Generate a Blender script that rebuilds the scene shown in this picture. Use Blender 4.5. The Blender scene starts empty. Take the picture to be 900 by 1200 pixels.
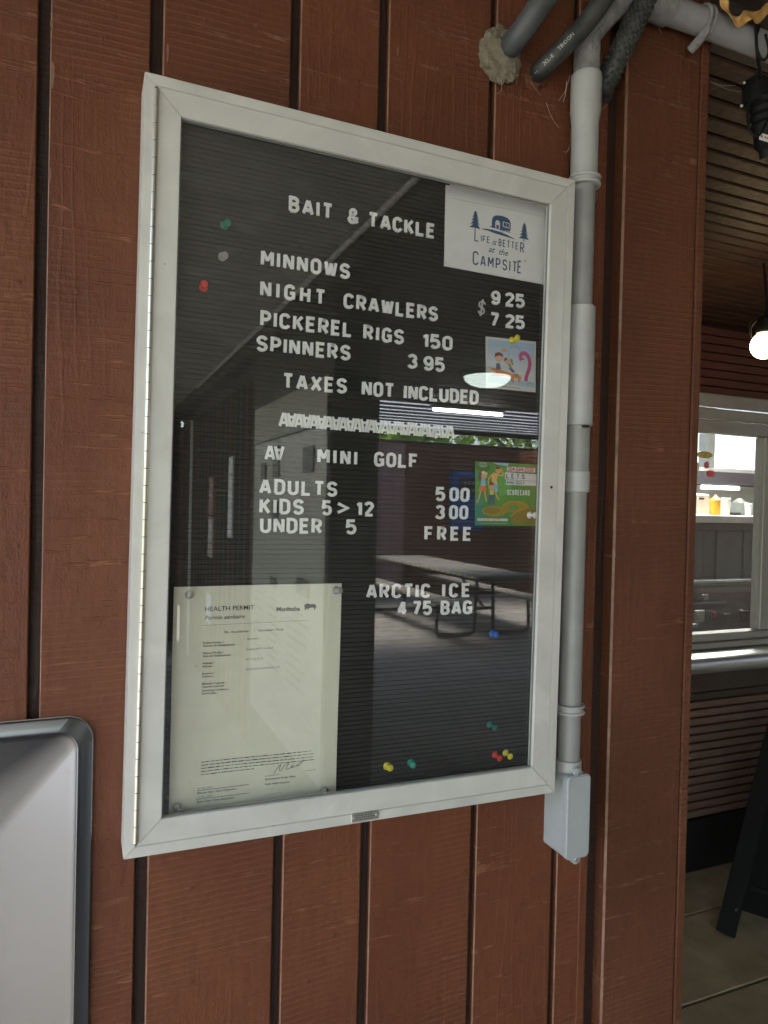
import bpy, bmesh, math, random
from mathutils import Vector, Matrix
random.seed(7)
S = bpy.context.scene
COL = S.collection
rad = math.radians
# ------------------------------------------------------------------ camera, world, sun, exposure
EYE = Vector((-0.3575, -0.8719, 1.5493))
RIGHT = Vector((0.9207, -0.3895, 0.0233)).normalized()
FWD = Vector((0.3898, 0.9208, -0.0136)).normalized()
RIGHT = (RIGHT - FWD * RIGHT.dot(FWD)).normalized()
UP = RIGHT.cross(FWD)
cam_d = bpy.data.cameras.new('camera'); cam = bpy.data.objects.new('camera', cam_d); COL.objects.link(cam)
cam_d.sensor_fit = 'VERTICAL'; cam_d.sensor_height = 24.0; cam_d.lens = 832 / 1200 * 24.0
cam_d.clip_start = 0.02; cam_d.clip_end = 600
cam.matrix_world = Matrix(((RIGHT.x, UP.x, -FWD.x, EYE.x), (RIGHT.y, UP.y, -FWD.y, EYE.y), (RIGHT.z, UP.z, -FWD.z, EYE.z), (0, 0, 0, 1)))
S.camera = cam
S.render.resolution_x = 768; S.render.resolution_y = 1024
world = bpy.data.worlds.new('World'); S.world = world; world.use_nodes = True
wn = world.node_tree; bg = wn.nodes['Background']
sky = wn.nodes.new('ShaderNodeTexSky'); sky.sky_type = 'NISHITA'; sky.sun_disc = False
SUN = Vector((-0.35, -0.45, 1.2)).normalized()
sky.sun_elevation = math.asin(SUN.z); sky.sun_rotation = math.atan2(SUN.x, SUN.y)
sky.air_density = 1.0; sky.dust_density = 2.5
wn.links.new(sky.outputs[0], bg.inputs[0]); bg.inputs[1].default_value = 0.15
sun_d = bpy.data.lights.new('sun', 'SUN'); sun_d.energy = 2.7; sun_d.angle = rad(26); sun_d.color = (1.0, 0.93, 0.82)
sun = bpy.data.objects.new('sun', sun_d); COL.objects.link(sun); sun.location = (-6, 2, 9)
sun.rotation_euler = (-SUN).to_track_quat('-Z', 'Y').to_euler()
S.view_settings.view_transform = 'Standard'; S.view_settings.look = 'None'
S.view_settings.exposure = 2.68; S.view_settings.gamma = 1.0
try:
    S.cycles.max_bounces = 8; S.cycles.diffuse_bounces = 4; S.cycles.glossy_bounces = 3; S.cycles.transparent_max_bounces = 10
    S.cycles.sample_clamp_indirect = 6.0; S.cycles.use_denoising = True
except Exception: pass

# measured points: pixel of the 900 x 1200 picture -> point on the plane Y (wall-parallel), Z (level) or X
def ray(x, y): return FWD + RIGHT * ((x - 450) / 832) + UP * ((600 - y) / 832)
def onY(x, y, Y): d = ray(x, y); return EYE + d * ((Y - EYE.y) / d.y)
def onZ(x, y, Z): d = ray(x, y); return EYE + d * ((Z - EYE.z) / d.z)
# the notice board hangs slightly crooked
BM = Matrix.Translation((0, 0, 1.58)) @ Matrix.Rotation(0.0085, 4, 'Y')
BI = BM.inverted()
YF = 0.034            # face of the letter felt behind the door glass
GL = 0.007            # front face of the glass
def onB(x, y, Y=YF): return BI @ onY(x, y, Y)

# ------------------------------------------------------------------ materials
def mat(name, col, rough=0.6, metal=0.0, **k):
    m = bpy.data.materials.new(name); m.use_nodes = True
    nt = m.node_tree; b = nt.nodes['Principled BSDF']
    b.inputs['Base Color'].default_value = (*col, 1); b.inputs['Roughness'].default_value = rough; b.inputs['Metallic'].default_value = metal
    for kk, v in k.items():
        b.inputs[kk.replace('_', ' ')].default_value = v
    return m
def N(m, t, **k):
    n = m.node_tree.nodes.new(t)
    for a, v in k.items(): setattr(n, a, v)
    return n
def L(m, a, b): m.node_tree.links.new(a, b)
def bs(m): return m.node_tree.nodes['Principled BSDF']
def coords(m, scale, rnd=True):
    tc = N(m, 'ShaderNodeTexCoord'); mp = N(m, 'ShaderNodeMapping'); mp.inputs['Scale'].default_value = scale
    if rnd:
        oi = N(m, 'ShaderNodeObjectInfo'); vm = N(m, 'ShaderNodeVectorMath', operation='SCALE')
        vm.inputs[0].default_value = (7.3, 3.1, 5.7); L(m, oi.outputs['Random'], vm.inputs['Scale'])
        ad = N(m, 'ShaderNodeVectorMath', operation='ADD'); L(m, tc.outputs['Object'], ad.inputs[0]); L(m, vm.outputs[0], ad.inputs[1])
        L(m, ad.outputs[0], mp.inputs[0])
    else: L(m, tc.outputs['Object'], mp.inputs[0])
    return mp.outputs[0]
def noise(m, vec, scale, detail=4, rough=0.55, dist=0.0):
    n = N(m, 'ShaderNodeTexNoise'); n.inputs['Scale'].default_value = scale; n.inputs['Detail'].default_value = detail
    n.inputs['Roughness'].default_value = rough; n.inputs['Distortion'].default_value = dist; L(m, vec, n.inputs['Vector']); return n.outputs['Fac']
def ramp(m, fac, stops):
    r = N(m, 'ShaderNodeValToRGB'); e = r.color_ramp.elements
    while len(e) < len(stops): e.new(0.5)
    for i, (p, c) in enumerate(stops):
        e[i].position = p; e[i].color = (*c, 1) if len(c) == 3 else c
    L(m, fac, r.inputs[0]); return r.outputs[0]
def g(v): return (v, v, v)
def math_(m, op, a, b=None, c=None):
    n = N(m, 'ShaderNodeMath', operation=op)
    for i, v in enumerate((a, b, c)):
        if v is None: continue
        if isinstance(v, (int, float)): n.inputs[i].default_value = v
        else: L(m, v, n.inputs[i])
    return n.outputs[0]
def mixc(m, fac, a, b, mode='MIX'):
    n = N(m, 'ShaderNodeMix', data_type='RGBA', blend_type=mode)
    for i, v in ((0, fac), (6, a), (7, b)):
        if isinstance(v, (int, float)): n.inputs[i].default_value = v
        elif isinstance(v, tuple): n.inputs[i].default_value = (*v, 1)
        else: L(m, v, n.inputs[i])
    return n.outputs[2]
def bump(m, h, strength=0.3, dist=0.002):
    b = N(m, 'ShaderNodeBump'); b.inputs['Strength'].default_value = strength; b.inputs['Distance'].default_value = dist
    L(m, h, b.inputs['Height']); L(m, b.outputs[0], bs(m).inputs['Normal'])
def speckled(name, a, b, scale=30, rough=0.6, bs_=0.2, bd=0.001, metal=0.0, **k):
    m = mat(name, a, rough, metal, **k); v = coords(m, (1, 1, 1)); f = noise(m, v, scale, 6, 0.65)
    L(m, ramp(m, f, [(0.3, a), (0.7, b)]), bs(m).inputs['Base Color']); bump(m, f, bs_, bd); return m

def painted_wood(name, base, marks=1.0, along='z', gloss=0.52):
    """rough-sawn brown painted plywood: vertical grain, slanted saw marks, pale lines (rubbed wear and caught light), nail dots"""
    m = mat(name, base, gloss, Specular_IOR_Level=0.32)
    st = (1, 1, 0.16) if along == 'z' else (0.16, 1, 1)
    vg = coords(m, st); vo = coords(m, (1, 1, 1))
    grain = noise(m, vg, 130, 4, 0.68, 0.6)
    grain2 = noise(m, vg, 42, 3, 0.6, 1.6)
    # slanted saw marks
    tc = N(m, 'ShaderNodeMapping'); tc.inputs['Rotation'].default_value = (0, rad(9), 0); tc.inputs['Scale'].default_value = (0.07, 0.07, 1); L(m, vo, tc.inputs[0])
    saw = noise(m, tc.outputs[0], 75, 4, 0.74, 0.15)
    sawl = ramp(m, saw, [(0.575, g(0)), (0.63, g(1)), (0.70, g(0.4))])
    patch = ramp(m, noise(m, vo, 7, 3, 0.5), [(0.36, g(0)), (0.56, g(1))])
    fine = noise(m, vo, 420, 2, 0.6)
    lumps = noise(m, vo, 70, 3, 0.6)
    # wandering raised grain lines
    wv = N(m, 'ShaderNodeTexWave', wave_type='BANDS', bands_direction='X'); wv.inputs['Scale'].default_value = 17; wv.inputs['Distortion'].default_value = 16
    wv.inputs['Detail'].default_value = 3; wv.inputs['Detail Scale'].default_value = 0.6
    mp = N(m, 'ShaderNodeMapping'); mp.inputs['Scale'].default_value = (1, 1, 0.16) if along == 'z' else (0.16, 1, 1); L(m, vo, mp.inputs[0]); L(m, mp.outputs[0], wv.inputs['Vector'])
    wl = ramp(m, wv.outputs['Fac'], [(0.0, g(0)), (0.82, g(0)), (0.97, g(1))])
    patch2 = ramp(m, noise(m, vg, 9, 3, 0.5), [(0.48, g(0)), (0.64, g(1))])
    wl = math_(m, 'MULTIPLY', wl, patch2)
    sm = math_(m, 'MULTIPLY', sawl, patch)
    w2 = N(m, 'ShaderNodeTexWave', wave_type='BANDS', bands_direction='Z'); w2.inputs['Scale'].default_value = 36; w2.inputs['Distortion'].default_value = 2.2; w2.inputs['Detail'].default_value = 2; w2.inputs['Detail Scale'].default_value = .35
    m2 = N(m, 'ShaderNodeMapping'); m2.inputs['Rotation'].default_value = (0, rad(4), 0); m2.inputs['Scale'].default_value = (.5, .5, 1); L(m, vo, m2.inputs[0]); L(m, m2.outputs[0], w2.inputs['Vector'])
    saw2 = math_(m, 'MULTIPLY', ramp(m, w2.outputs['Fac'], [(.0, g(0)), (.55, g(0)), (.95, g(1))]), ramp(m, noise(m, vo, 4.5, 2, .5), [(.46, g(0)), (.60, g(1))]))
    h = math_(m, 'MULTIPLY', grain, 0.45)
    h = math_(m, 'MULTIPLY_ADD', grain2, 0.5, h)
    h = math_(m, 'MULTIPLY_ADD', sm, 0.9 * marks, h)
    h = math_(m, 'MULTIPLY_ADD', wl, 0.32, h)
    h = math_(m, 'MULTIPLY_ADD', fine, 0.40, h)
    h = math_(m, 'MULTIPLY_ADD', lumps, 0.8, h)
    h = math_(m, 'MULTIPLY_ADD', saw2, 0.42 * marks, h)
    bump(m, h, 0.75, 0.0018)
    dk = tuple(c * 0.74 for c in base); lt = tuple(min(1, c * 1.2) for c in base)
    col = mixc(m, ramp(m, noise(m, vo, 3.2, 5, 0.6), [(0.3, g(0)), (0.7, g(1))]), dk, lt)
    col = mixc(m, ramp(m, grain, [(0.35, g(0.35)), (0.6, g(0))]), col, tuple(c * 0.6 for c in base))
    rub_glint = (base[0] * 2.6 + .02, base[1] * 3.4 + .02, base[2] * 3.8 + .015)  # pale tone for rubbed wear plus light caught on the relief
    col = mixc(m, math_(m, 'MULTIPLY', math_(m, 'MULTIPLY', sm, ramp(m, noise(m, vo, 55, 3, .6), [(.45, g(.15)), (.62, g(1))])), 0.55 * marks), col, rub_glint)
    col = mixc(m, math_(m, 'MULTIPLY', wl, 0.05), col, rub_glint)
    col = mixc(m, math_(m, 'MULTIPLY', saw2, .10), col, rub_glint)
    # dust specks and tiny dark pock marks
    vr = N(m, 'ShaderNodeTexVoronoi'); vr.inputs['Scale'].default_value = 48; L(m, vo, vr.inputs['Vector'])
    sp = ramp(m, vr.outputs['Distance'], [(0.0, g(1)), (0.045, g(0.9)), (0.075, g(0))])
    pick = ramp(m, noise(m, vo, 11, 2), [(0.55, g(0)), (0.6, g(1))])
    col = mixc(m, math_(m, 'MULTIPLY', math_(m, 'MULTIPLY', sp, pick), 0.75), col, (0.02, 0.012, 0.008))
    L(m, col, bs(m).inputs['Base Color'])
    L(m, ramp(m, lumps, [(0.3, g(gloss - .08)), (0.7, g(gloss + .14))]), bs(m).inputs['Roughness'])
    return m
BROWN = (0.130, 0.0405, 0.0170)
M_edge_glint_chip = speckled('edge_glint_and_chips', (.12, .048, .028), (.26, .14, .09), 26, .5, .2)  # pale tone: left light painted on board edges; also real paint chips
M_side = painted_wood('brown_painted_siding', BROWN)
M_post = painted_wood('brown_painted_trim', (0.113, 0.0380, 0.0170), 1.1)
M_dark = painted_wood('dark_brown_backing', (0.032, 0.014, 0.009), 0.3)
M_rib = painted_wood('brown_ribbed_boards', (0.058, 0.025, 0.013), 0.5, 'x')
M_ceil = painted_wood('dark_ceiling_boards', (0.060, 0.042, 0.030), 0.4, 'x')

def alu(name, col, rough=0.38, metal=0.0):
    m = mat(name, col, rough, metal); v = coords(m, (1, 1, 1)); f = noise(m, v, 9, 6, 0.6, 1.2); d = noise(m, v, 260, 3, 0.5)
    c = mixc(m, ramp(m, f, [(0.3, g(0)), (0.75, g(1))]), tuple(x * 0.84 for x in col), tuple(min(1, x * 1.05) for x in col))
    vr = N(m, 'ShaderNodeTexVoronoi'); vr.inputs['Scale'].default_value = 38; L(m, v, vr.inputs['Vector'])
    sp = ramp(m, vr.outputs['Distance'], [(0.0, g(1)), (0.03, g(1)), (0.05, g(0))]); pk = ramp(m, noise(m, v, 17, 2), [(0.56, g(0)), (0.6, g(1))])
    c = mixc(m, math_(m, 'MULTIPLY', math_(m, 'MULTIPLY', sp, pk), 0.6), c, (0.12, 0.09, 0.06))
    L(m, c, bs(m).inputs['Base Color']); bump(m, d, 0.06, 0.0005); return m
M_frame = alu('painted_aluminium_beige_white', (0.64, 0.625, 0.575), 0.32, 0.2)
M_hinge = mat('bare_hinge_metal', (0.60, 0.57, 0.50), 0.28, 0.85)
M_gap = mat('dark_gap', (0.02, 0.018, 0.015), 0.8)
M_felt = speckled('black_felt', (0.014, 0.0135, 0.0115), (0.023, 0.022, 0.018), 900, 0.95, 0.4, 0.0006)
M_letter = speckled('white_plastic_letters', (0.86, 0.86, 0.83), (0.90, 0.90, 0.87), 120, 0.45, 0.05)
M_thin = mat('pale_wire_sign', (0.62, 0.61, 0.56), 0.5)
M_ink = mat('black_ink', (0.035, 0.035, 0.035), 0.7)
M_inkg = mat('grey_ink', (0.13, 0.13, 0.12), 0.7)
M_navy = mat('navy_print', (0.035, 0.095, 0.19), 0.5)
def paper(name, col, b=0.25):
    m = mat(name, col, 0.42); v = coords(m, (1, 1, 1)); f = noise(m, v, 22, 5, 0.6, 1.5)
    L(m, mixc(m, ramp(m, f, [(0.35, g(0)), (0.75, g(1))]), tuple(x * .93 for x in col), col), bs(m).inputs['Base Color']); bump(m, f, b, 0.004); return m
M_paper = paper('aged_permit_paper', (0.72, 0.71, 0.56))
M_card = paper('white_plastic_card', (0.82, 0.81, 0.78), 0.05)
def glassy(name, base=0.05, rough=0.0, tint=(1, 1, 1), smear=True):
    m = bpy.data.materials.new(name); m.use_nodes = True; nt = m.node_tree; nt.nodes.remove(nt.nodes['Principled BSDF'])
    tr = N(m, 'ShaderNodeBsdfTransparent'); tr.inputs[0].default_value = (*tint, 1); gl = N(m, 'ShaderNodeBsdfGlossy'); gl.inputs['Roughness'].default_value = rough
    fr = N(m, 'ShaderNodeFresnel'); ge = N(m, 'ShaderNodeNewGeometry'); L(m, math_(m, 'MULTIPLY_ADD', ge.outputs['Backfacing'], 1 / 1.5 - 1.5, 1.5), fr.inputs[0]); mx = N(m, 'ShaderNodeMixShader')
    f = math_(m, 'ADD', fr.outputs[0], base); L(m, f, mx.inputs[0]); L(m, tr.outputs[0], mx.inputs[1]); L(m, gl.outputs[0], mx.inputs[2])
    if smear:
        df = N(m, 'ShaderNodeBsdfDiffuse'); df.inputs[0].default_value = (.5, .5, .48, 1); m2 = N(m, 'ShaderNodeMixShader')
        v = coords(m, (1, 1, 1), False); d = noise(m, v, 5, 6, 0.7, 1.0); d2 = N(m, 'ShaderNodeTexVoronoi'); d2.inputs['Scale'].default_value = 70; L(m, v, d2.inputs['Vector'])
        sp = ramp(m, d2.outputs['Distance'], [(0, g(.5)), (.05, g(.3)), (.085, g(0))]); pk = ramp(m, noise(m, v, 30, 2), [(.56, g(0)), (.6, g(1))])
        fac = math_(m, 'MULTIPLY_ADD', math_(m, 'MULTIPLY', sp, pk), 0.35, ramp(m, d, [(.35, g(0.002)), (.8, g(0.018))]))
        L(m, fac, m2.inputs[0]); L(m, mx.outputs[0], m2.inputs[1]); L(m, df.outputs[0], m2.inputs[2]); mx = m2
    L(m, mx.outputs[0], nt.nodes['Material Output'].inputs['Surface']); return m
M_glass = glassy('door_glass', 0.05)
M_win = glassy('window_glass', 0.02, smear=False)
M_win2 = glassy('hazy_window_glass', 0.03)  # diffuse haze mixed in to brighten and veil the pane
for _n in M_win2.node_tree.nodes:
    if _n.type == 'VALTORGB' and abs(_n.color_ramp.elements[1].color[0] - .018) < 1e-4: _n.color_ramp.elements[0].color = (.02,) * 3 + (1,); _n.color_ramp.elements[1].color = (.16,) * 3 + (1,)
M_pvc = speckled('grey_pvc_conduit', (0.225, 0.22, 0.212), (0.28, 0.275, 0.262), 22, 0.42, 0.05)
M_pvc2 = speckled('pale_grey_pvc_fitting', (0.32, 0.315, 0.30), (0.39, 0.385, 0.36), 25, 0.4, 0.05)
M_pvcd = speckled('dusty_grey_pvc', (0.13, 0.125, 0.115), (0.27, 0.265, 0.25), 60, 0.75, 0.5, 0.001)
M_box = speckled('light_grey_junction_box', (0.32, 0.34, 0.345), (0.37, 0.39, 0.39), 20, 0.38, 0.04)
M_screw = mat('screw_metal', (0.6, 0.6, 0.58), 0.3, 0.9)
M_hose = speckled('dusty_black_hose', (0.010, 0.011, 0.012), (0.055, 0.055, 0.05), 45, 0.55, 0.4, 0.0008)
M_hoseA = speckled('grey_black_hose', (0.030, 0.033, 0.036), (0.085, 0.087, 0.088), 18, 0.5, 0.1, 0.0005)
M_foam = speckled('grey_mortar_blob', (0.12, 0.10, 0.07), (0.25, 0.21, 0.15), 90, 0.95, 1.0, 0.006)
M_black = mat('black_plastic', (0.008, 0.008, 0.008), 0.6, Specular_IOR_Level=0.25)
M_leaf = speckled('dry_orange_leaf', (0.42, 0.20, 0.05), (0.55, 0.33, 0.11), 60, 0.6, 0.3)
M_conc = speckled('concrete', (0.11, 0.10, 0.075), (0.23, 0.21, 0.165), 5, 0.7, 0.25, 0.004)
_v = coords(M_conc, (1, 1, 1)); _f = noise(M_conc, _v, 2.2, 8, 0.7); _f2 = noise(M_conc, _v, 160, 3, 0.6)
L(M_conc, mixc(M_conc, ramp(M_conc, _f2, [(.3, g(0)), (.7, g(.5))]), ramp(M_conc, _f, [(.3, (.15, .145, .125)), (.52, (.26, .255, .235)), (.72, (.36, .355, .335))]), (.12, .11, .085)), bs(M_conc).inputs['Base Color'])
M_conc2 = speckled('warm_lit_concrete', (0.24, 0.185, 0.10), (0.52, 0.42, 0.26), 3.2, 0.75, 0.35, 0.004)  # tan tint carries the warm bulb light on the hatch-side slabs
M_bounce_gravel = speckled('pale_bounce_gravel', (0.34, 0.34, 0.335), (0.54, 0.54, 0.53), 60, 0.9, 0.6, 0.01)
M_grass = speckled('mown_grass', (0.045, 0.075, 0.02), (0.09, 0.12, 0.04), 3, 0.9, 0.5, 0.02)
M_galv = mat('translucent_corrugated_sheet', (0.58, 0.60, 0.62), 0.5)
_t = N(M_galv, 'ShaderNodeBsdfTranslucent'); _t.inputs[0].default_value = (.62, .68, .74, 1); _x = N(M_galv, 'ShaderNodeMixShader'); _x.inputs[0].default_value = .5
L(M_galv, bs(M_galv).outputs[0], _x.inputs[1]); L(M_galv, _t.outputs[0], _x.inputs[2]); L(M_galv, _x.outputs[0], M_galv.node_tree.nodes['Material Output'].inputs['Surface'])
M_white = mat('white_paint', (0.75, 0.75, 0.72), 0.5)
M_steel = mat('brushed_stainless_steel', (0.165, 0.170, 0.180), 0.25, 1.0)
_v = coords(M_steel, (120, 1, 2), False); _f = noise(M_steel, _v, 6, 3, 0.6); _s = noise(M_steel, coords(M_steel, (1, 1, 1), False), 60, 4, 0.7)
bump(M_steel, _f, 0.03, 0.0002)
L(M_steel, ramp(M_steel, _s, [(0.2, g(0.21)), (0.8, g(0.28))]), bs(M_steel).inputs['Roughness'])
def emit(name, col, s):
    m = mat(name, col, 0.4); b = bs(m); b.inputs['Emission Color'].default_value = (*col, 1); b.inputs['Emission Strength'].default_value = s; return m
def flat(name, col, rough=0.5):
    m = mat(name, col, rough); return m
_fl = {}
def ink(col, rough=0.45):
    k = tuple(round(c, 3) for c in col)
    if k not in _fl: _fl[k] = flat('print_ink', col, rough)
    return _fl[k]

# ------------------------------------------------------------------ object helpers
def obj(name, bm, m, parent=None, smooth=False, loc=None):
    me = bpy.data.meshes.new(name)
    if isinstance(bm, bmesh.types.BMesh):
        bmesh.ops.recalc_face_normals(bm, faces=bm.faces[:]); bm.to_mesh(me); bm.free()
    if smooth:
        for p in me.polygons: p.use_smooth = True
        try: me.set_sharp_from_angle(angle=rad(38))
        except Exception: pass
    if m is not None: me.materials.append(m)
    o = bpy.data.objects.new(name, me); COL.objects.link(o)
    if parent: o.parent = parent
    if loc is not None: o.location = loc
    return o
def inst(name, me, parent=None, loc=(0, 0, 0)):
    o = bpy.data.objects.new(name, me); COL.objects.link(o); o.parent = parent; o.location = loc; return o
def tag(o, label=None, cat=None, group=None, kind=None):
    if label: o['label'] = label
    if cat: o['category'] = cat
    if group: o['group'] = group
    if kind: o['kind'] = kind
    return o
def empty(name, loc=(0, 0, 0), label=None, cat=None, group=None, kind=None):
    o = bpy.data.objects.new(name, None); COL.objects.link(o); o.location = loc; o.empty_display_size = 0.05
    return tag(o, label, cat, group, kind)
def NB(): return bmesh.new()
def box(bm, x0, x1, y0, y1, z0, z1, bev=0.0, seg=1):
    r = bmesh.ops.create_cube(bm, size=1.0); vs = r['verts']
    for v in vs:
        v.co = Vector((x0 + (v.co.x + .5) * (x1 - x0), y0 + (v.co.y + .5) * (y1 - y0), z0 + (v.co.z + .5) * (z1 - z0)))
    if bev > 0:
        es = list({e for v in vs for e in v.link_edges})
        bmesh.ops.bevel(bm, geom=es, offset=bev, segments=seg, affect='EDGES', profile=0.5)
    return bm
def bx(x0, x1, y0, y1, z0, z1, bev=0.0, seg=1): return box(NB(), x0, x1, y0, y1, z0, z1, bev, seg)
def frames(pts):
    T = []
    for i in range(len(pts)):
        a = pts[max(i - 1, 0)]; b = pts[min(i + 1, len(pts) - 1)]; T.append((b - a).normalized())
    n = Vector((0, 0, 1)) if abs(T[0].z) < 0.9 else Vector((0, 1, 0))
    out = []
    for t in T:
        n = (n - t * n.dot(t)).normalized(); out.append((t, n, t.cross(n)))
    return out
def tube(bm, pts, r, seg=16, cap=True):
    pts = [Vector(p) for p in pts]; fr = frames(pts); rings = []
    for i, (p, (t, n, b)) in enumerate(zip(pts, fr)):
        rr = r[i] if isinstance(r, (list, tuple)) else r
        rings.append([bm.verts.new(p + (n * math.cos(2 * math.pi * k / seg) + b * math.sin(2 * math.pi * k / seg)) * rr) for k in range(seg)])
    for a, c in zip(rings, rings[1:]):
        for k in range(seg): bm.faces.new((a[k], a[(k + 1) % seg], c[(k + 1) % seg], c[k]))
    if cap:
        bm.faces.new(rings[0][::-1]); bm.faces.new(rings[-1])
    return bm
def spline(ctrl, n=10):
    c = [Vector(p) for p in ctrl]; c = [c[0] * 2 - c[1]] + c + [c[-1] * 2 - c[-2]]; out = []
    for i in range(1, len(c) - 2):
        for k in range(n):
            t = k / n; p0, p1, p2, p3 = c[i - 1:i + 3]
            out.append(0.5 * ((2 * p1) + (p2 - p0) * t + (2 * p0 - 5 * p1 + 4 * p2 - p3) * t * t + (3 * p1 - p0 - 3 * p2 + p3) * t ** 3))
    out.append(c[-2]); return out
def prism(bm, poly, y0, y1):
    """poly: (x, z) outline, extruded from y0 (front) to y1"""
    a = [bm.verts.new((x, y0, z)) for x, z in poly]; b = [bm.verts.new((x, y1, z)) for x, z in poly]
    bm.faces.new(a); bm.faces.new(b[::-1]); n = len(poly)
    for i in range(n): bm.faces.new((a[i], b[i], b[(i + 1) % n], a[(i + 1) % n]))
    return bm
def rrect(x0, x1, z0, z1, r, n=6):
    out = []
    for cx, cz, a in ((x1 - r, z1 - r, 0), (x0 + r, z1 - r, 90), (x0 + r, z0 + r, 180), (x1 - r, z0 + r, 270)):
        for k in range(n + 1):
            t = rad(a + 90 * k / n); out.append((cx + r * math.cos(t), cz + r * math.sin(t)))
    return out

# ------------------------------------------------------------------ stroke lettering
def arc(cx, cy, rx, ry, a0, a1, n=8):
    return [(cx + rx * math.cos(rad(a0 + (a1 - a0) * k / n)), cy + ry * math.sin(rad(a0 + (a1 - a0) * k / n))) for k in range(n + 1)]
W_ = .50; H_ = W_ / 2
def stad(w=W_): h = w / 2; return arc(h, 1 - h, h, h, 0, 180) + arc(h, h, h, h, 180, 360)
def Cc(w=W_): h = w / 2; return arc(h, 1 - h, h, h, 12, 180) + arc(h, h, h, h, 180, 348)
def Ss(w=W_):
    h = w / 2; return arc(h, 1 - .25, h, .25, 15, 180, 9) + arc(h, .75, h, .25, 180, 250, 4) + arc(h, .25, h, .25, 70, 0, 4) + arc(h, .25, h, .25, 0, -165, 9)
GL_ = {
 'A': (.56, [[(0, 0), (.245, 1)], [(.315, 1), (.56, 0)], [(.09, .27), (.47, .27)]]),
 'B': (.48, [[(0, 0), (0, 1), (.24, 1)] + arc(.24, .76, .22, .24, 90, -90, 8) + [(0, .52)], [(.24, .52)] + arc(.26, .26, .22, .26, 90, -90, 8) + [(0, 0)]]),
 'C': (.50, [Cc()]), 'D': (.50, [[(0, 0), (0, 1), (.22, 1)] + arc(.22, .72, .28, .28, 90, 0, 6) + arc(.22, .28, .28, .28, 0, -90, 6) + [(0, 0)]]),
 'E': (.44, [[(.44, 1), (0, 1), (0, 0), (.44, 0)], [(0, .52), (.38, .52)]]),
 'F': (.44, [[(.44, 1), (0, 1), (0, 0)], [(0, .5), (.38, .5)]]),
 'G': (.50, [Cc()[:-1] + [(.5, .25), (.5, .46), (.27, .46)], [(.5, .40), (.5, 0)]]),
 'H': (.48, [[(0, 0), (0, 1)], [(.48, 0), (.48, 1)], [(0, .52), (.48, .52)]]),
 'I': (0.0, [[(0, 0), (0, 1)]]),
 'K': (.50, [[(0, 0), (0, 1)], [(.47, 1), (.04, .42)], [(.17, .58), (.5, 0)]]),
 'L': (.44, [[(0, 1), (0, 0), (.44, 0)]]),
 'M': (.62, [[(0, 0), (0, 1)], [(.62, 0), (.62, 1)], [(.03, .99), (.31, .32)], [(.31, .32), (.59, .99)]]),
 'N': (.50, [[(0, 0), (0, 1)], [(.5, 0), (.5, 1)], [(.02, .99), (.48, .01)]]),
 'O': (.50, ['c', stad()]), '0': (.46, ['c', stad(.46)]),
 'P': (.48, [[(0, 0), (0, 1), (.24, 1)] + arc(.23, .72, .25, .28, 90, -90, 10) + [(0, .44)]]),
 'R': (.50, [[(0, 0), (0, 1), (.24, 1)] + arc(.23, .73, .25, .27, 90, -90, 10) + [(0, .46)], [(.24, .46), (.5, 0)]]),
 'S': (.50, [Ss()]), 'T': (.50, [[(0, 1), (.5, 1)], [(.25, 1), (.25, 0)]]),
 'U': (.50, [[(0, 1)] + arc(.25, .25, .25, .25, 180, 360, 12) + [(.5, 1)]]),
 'W': (.66, [[(0, 1), (.13, 0)], [(.19, 0), (.32, .92)], [(.34, .92), (.47, 0)], [(.53, 0), (.66, 1)]]),
 'X': (.54, [[(0, 0), (.54, 1)], [(0, 1), (.54, 0)]]),
 'V': (.56, [[(0, 1), (.25, 0)], [(.31, 0), (.56, 1)]]), 'Y': (.52, [[(0, 1), (.26, .5), (.52, 1)], [(.26, .5), (.26, 0)]]),
 '1': (.18, [[(-.02, .80), (.16, .95)], [(.18, 0), (.18, 1)]]),
 '2': (.46, [arc(.23, .76, .23, .24, 165, -25, 10) + [(.04, .06)], [(.0, 0), (.46, 0)]]),
 '3': (.46, [arc(.22, .76, .22, .24, 160, -80, 10), arc(.22, .27, .24, .27, 82, -160, 10)]),
 '4': (.48, [[(.34, 0), (.34, 1)], [(.31, .99), (.03, .30)], [(-.02, .26), (.48, .26)]]),
 '5': (.46, [[(.42, 1), (.04, 1), (.01, .55)] + arc(.22, .31, .24, .31, 125, -150, 12)]),
 '6': (.46, [arc(.23, .29, .23, .29, 60, 420, 14), [(.0, .32), (.1, .7), (.33, 1)]]),
 '7': (.46, [[(0, 1), (.46, 1)], [(.43, .97), (.15, 0)]]),
 '9': (.46, [arc(.23, .70, .23, .30, -60, 300, 14), arc(.23, .28, .23, .28, 0, -160, 8)[:] , [(.46, .7), (.46, .28)]]),
 '&': (.52, [[(.52, 0), (.10, .66)] + arc(.23, .80, .16, .20, 200, -20, 8) + [(.10, .47)] + arc(.20, .22, .20, .22, 130, 320, 8) + [(.50, .42)]]),
 '>': (.56, [[(0, .86), (.56, .5), (0, .14)]]), '-': (.3, [[(0, .5), (.3, .5)]]), '.': (.0, [[(0, 0), (0, .08)]]),
 '$': (.46, [[(x * .92, .12 + y * .76) for x, y in Ss()], [(.23, 0), (.23, 1)]]),
}
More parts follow.
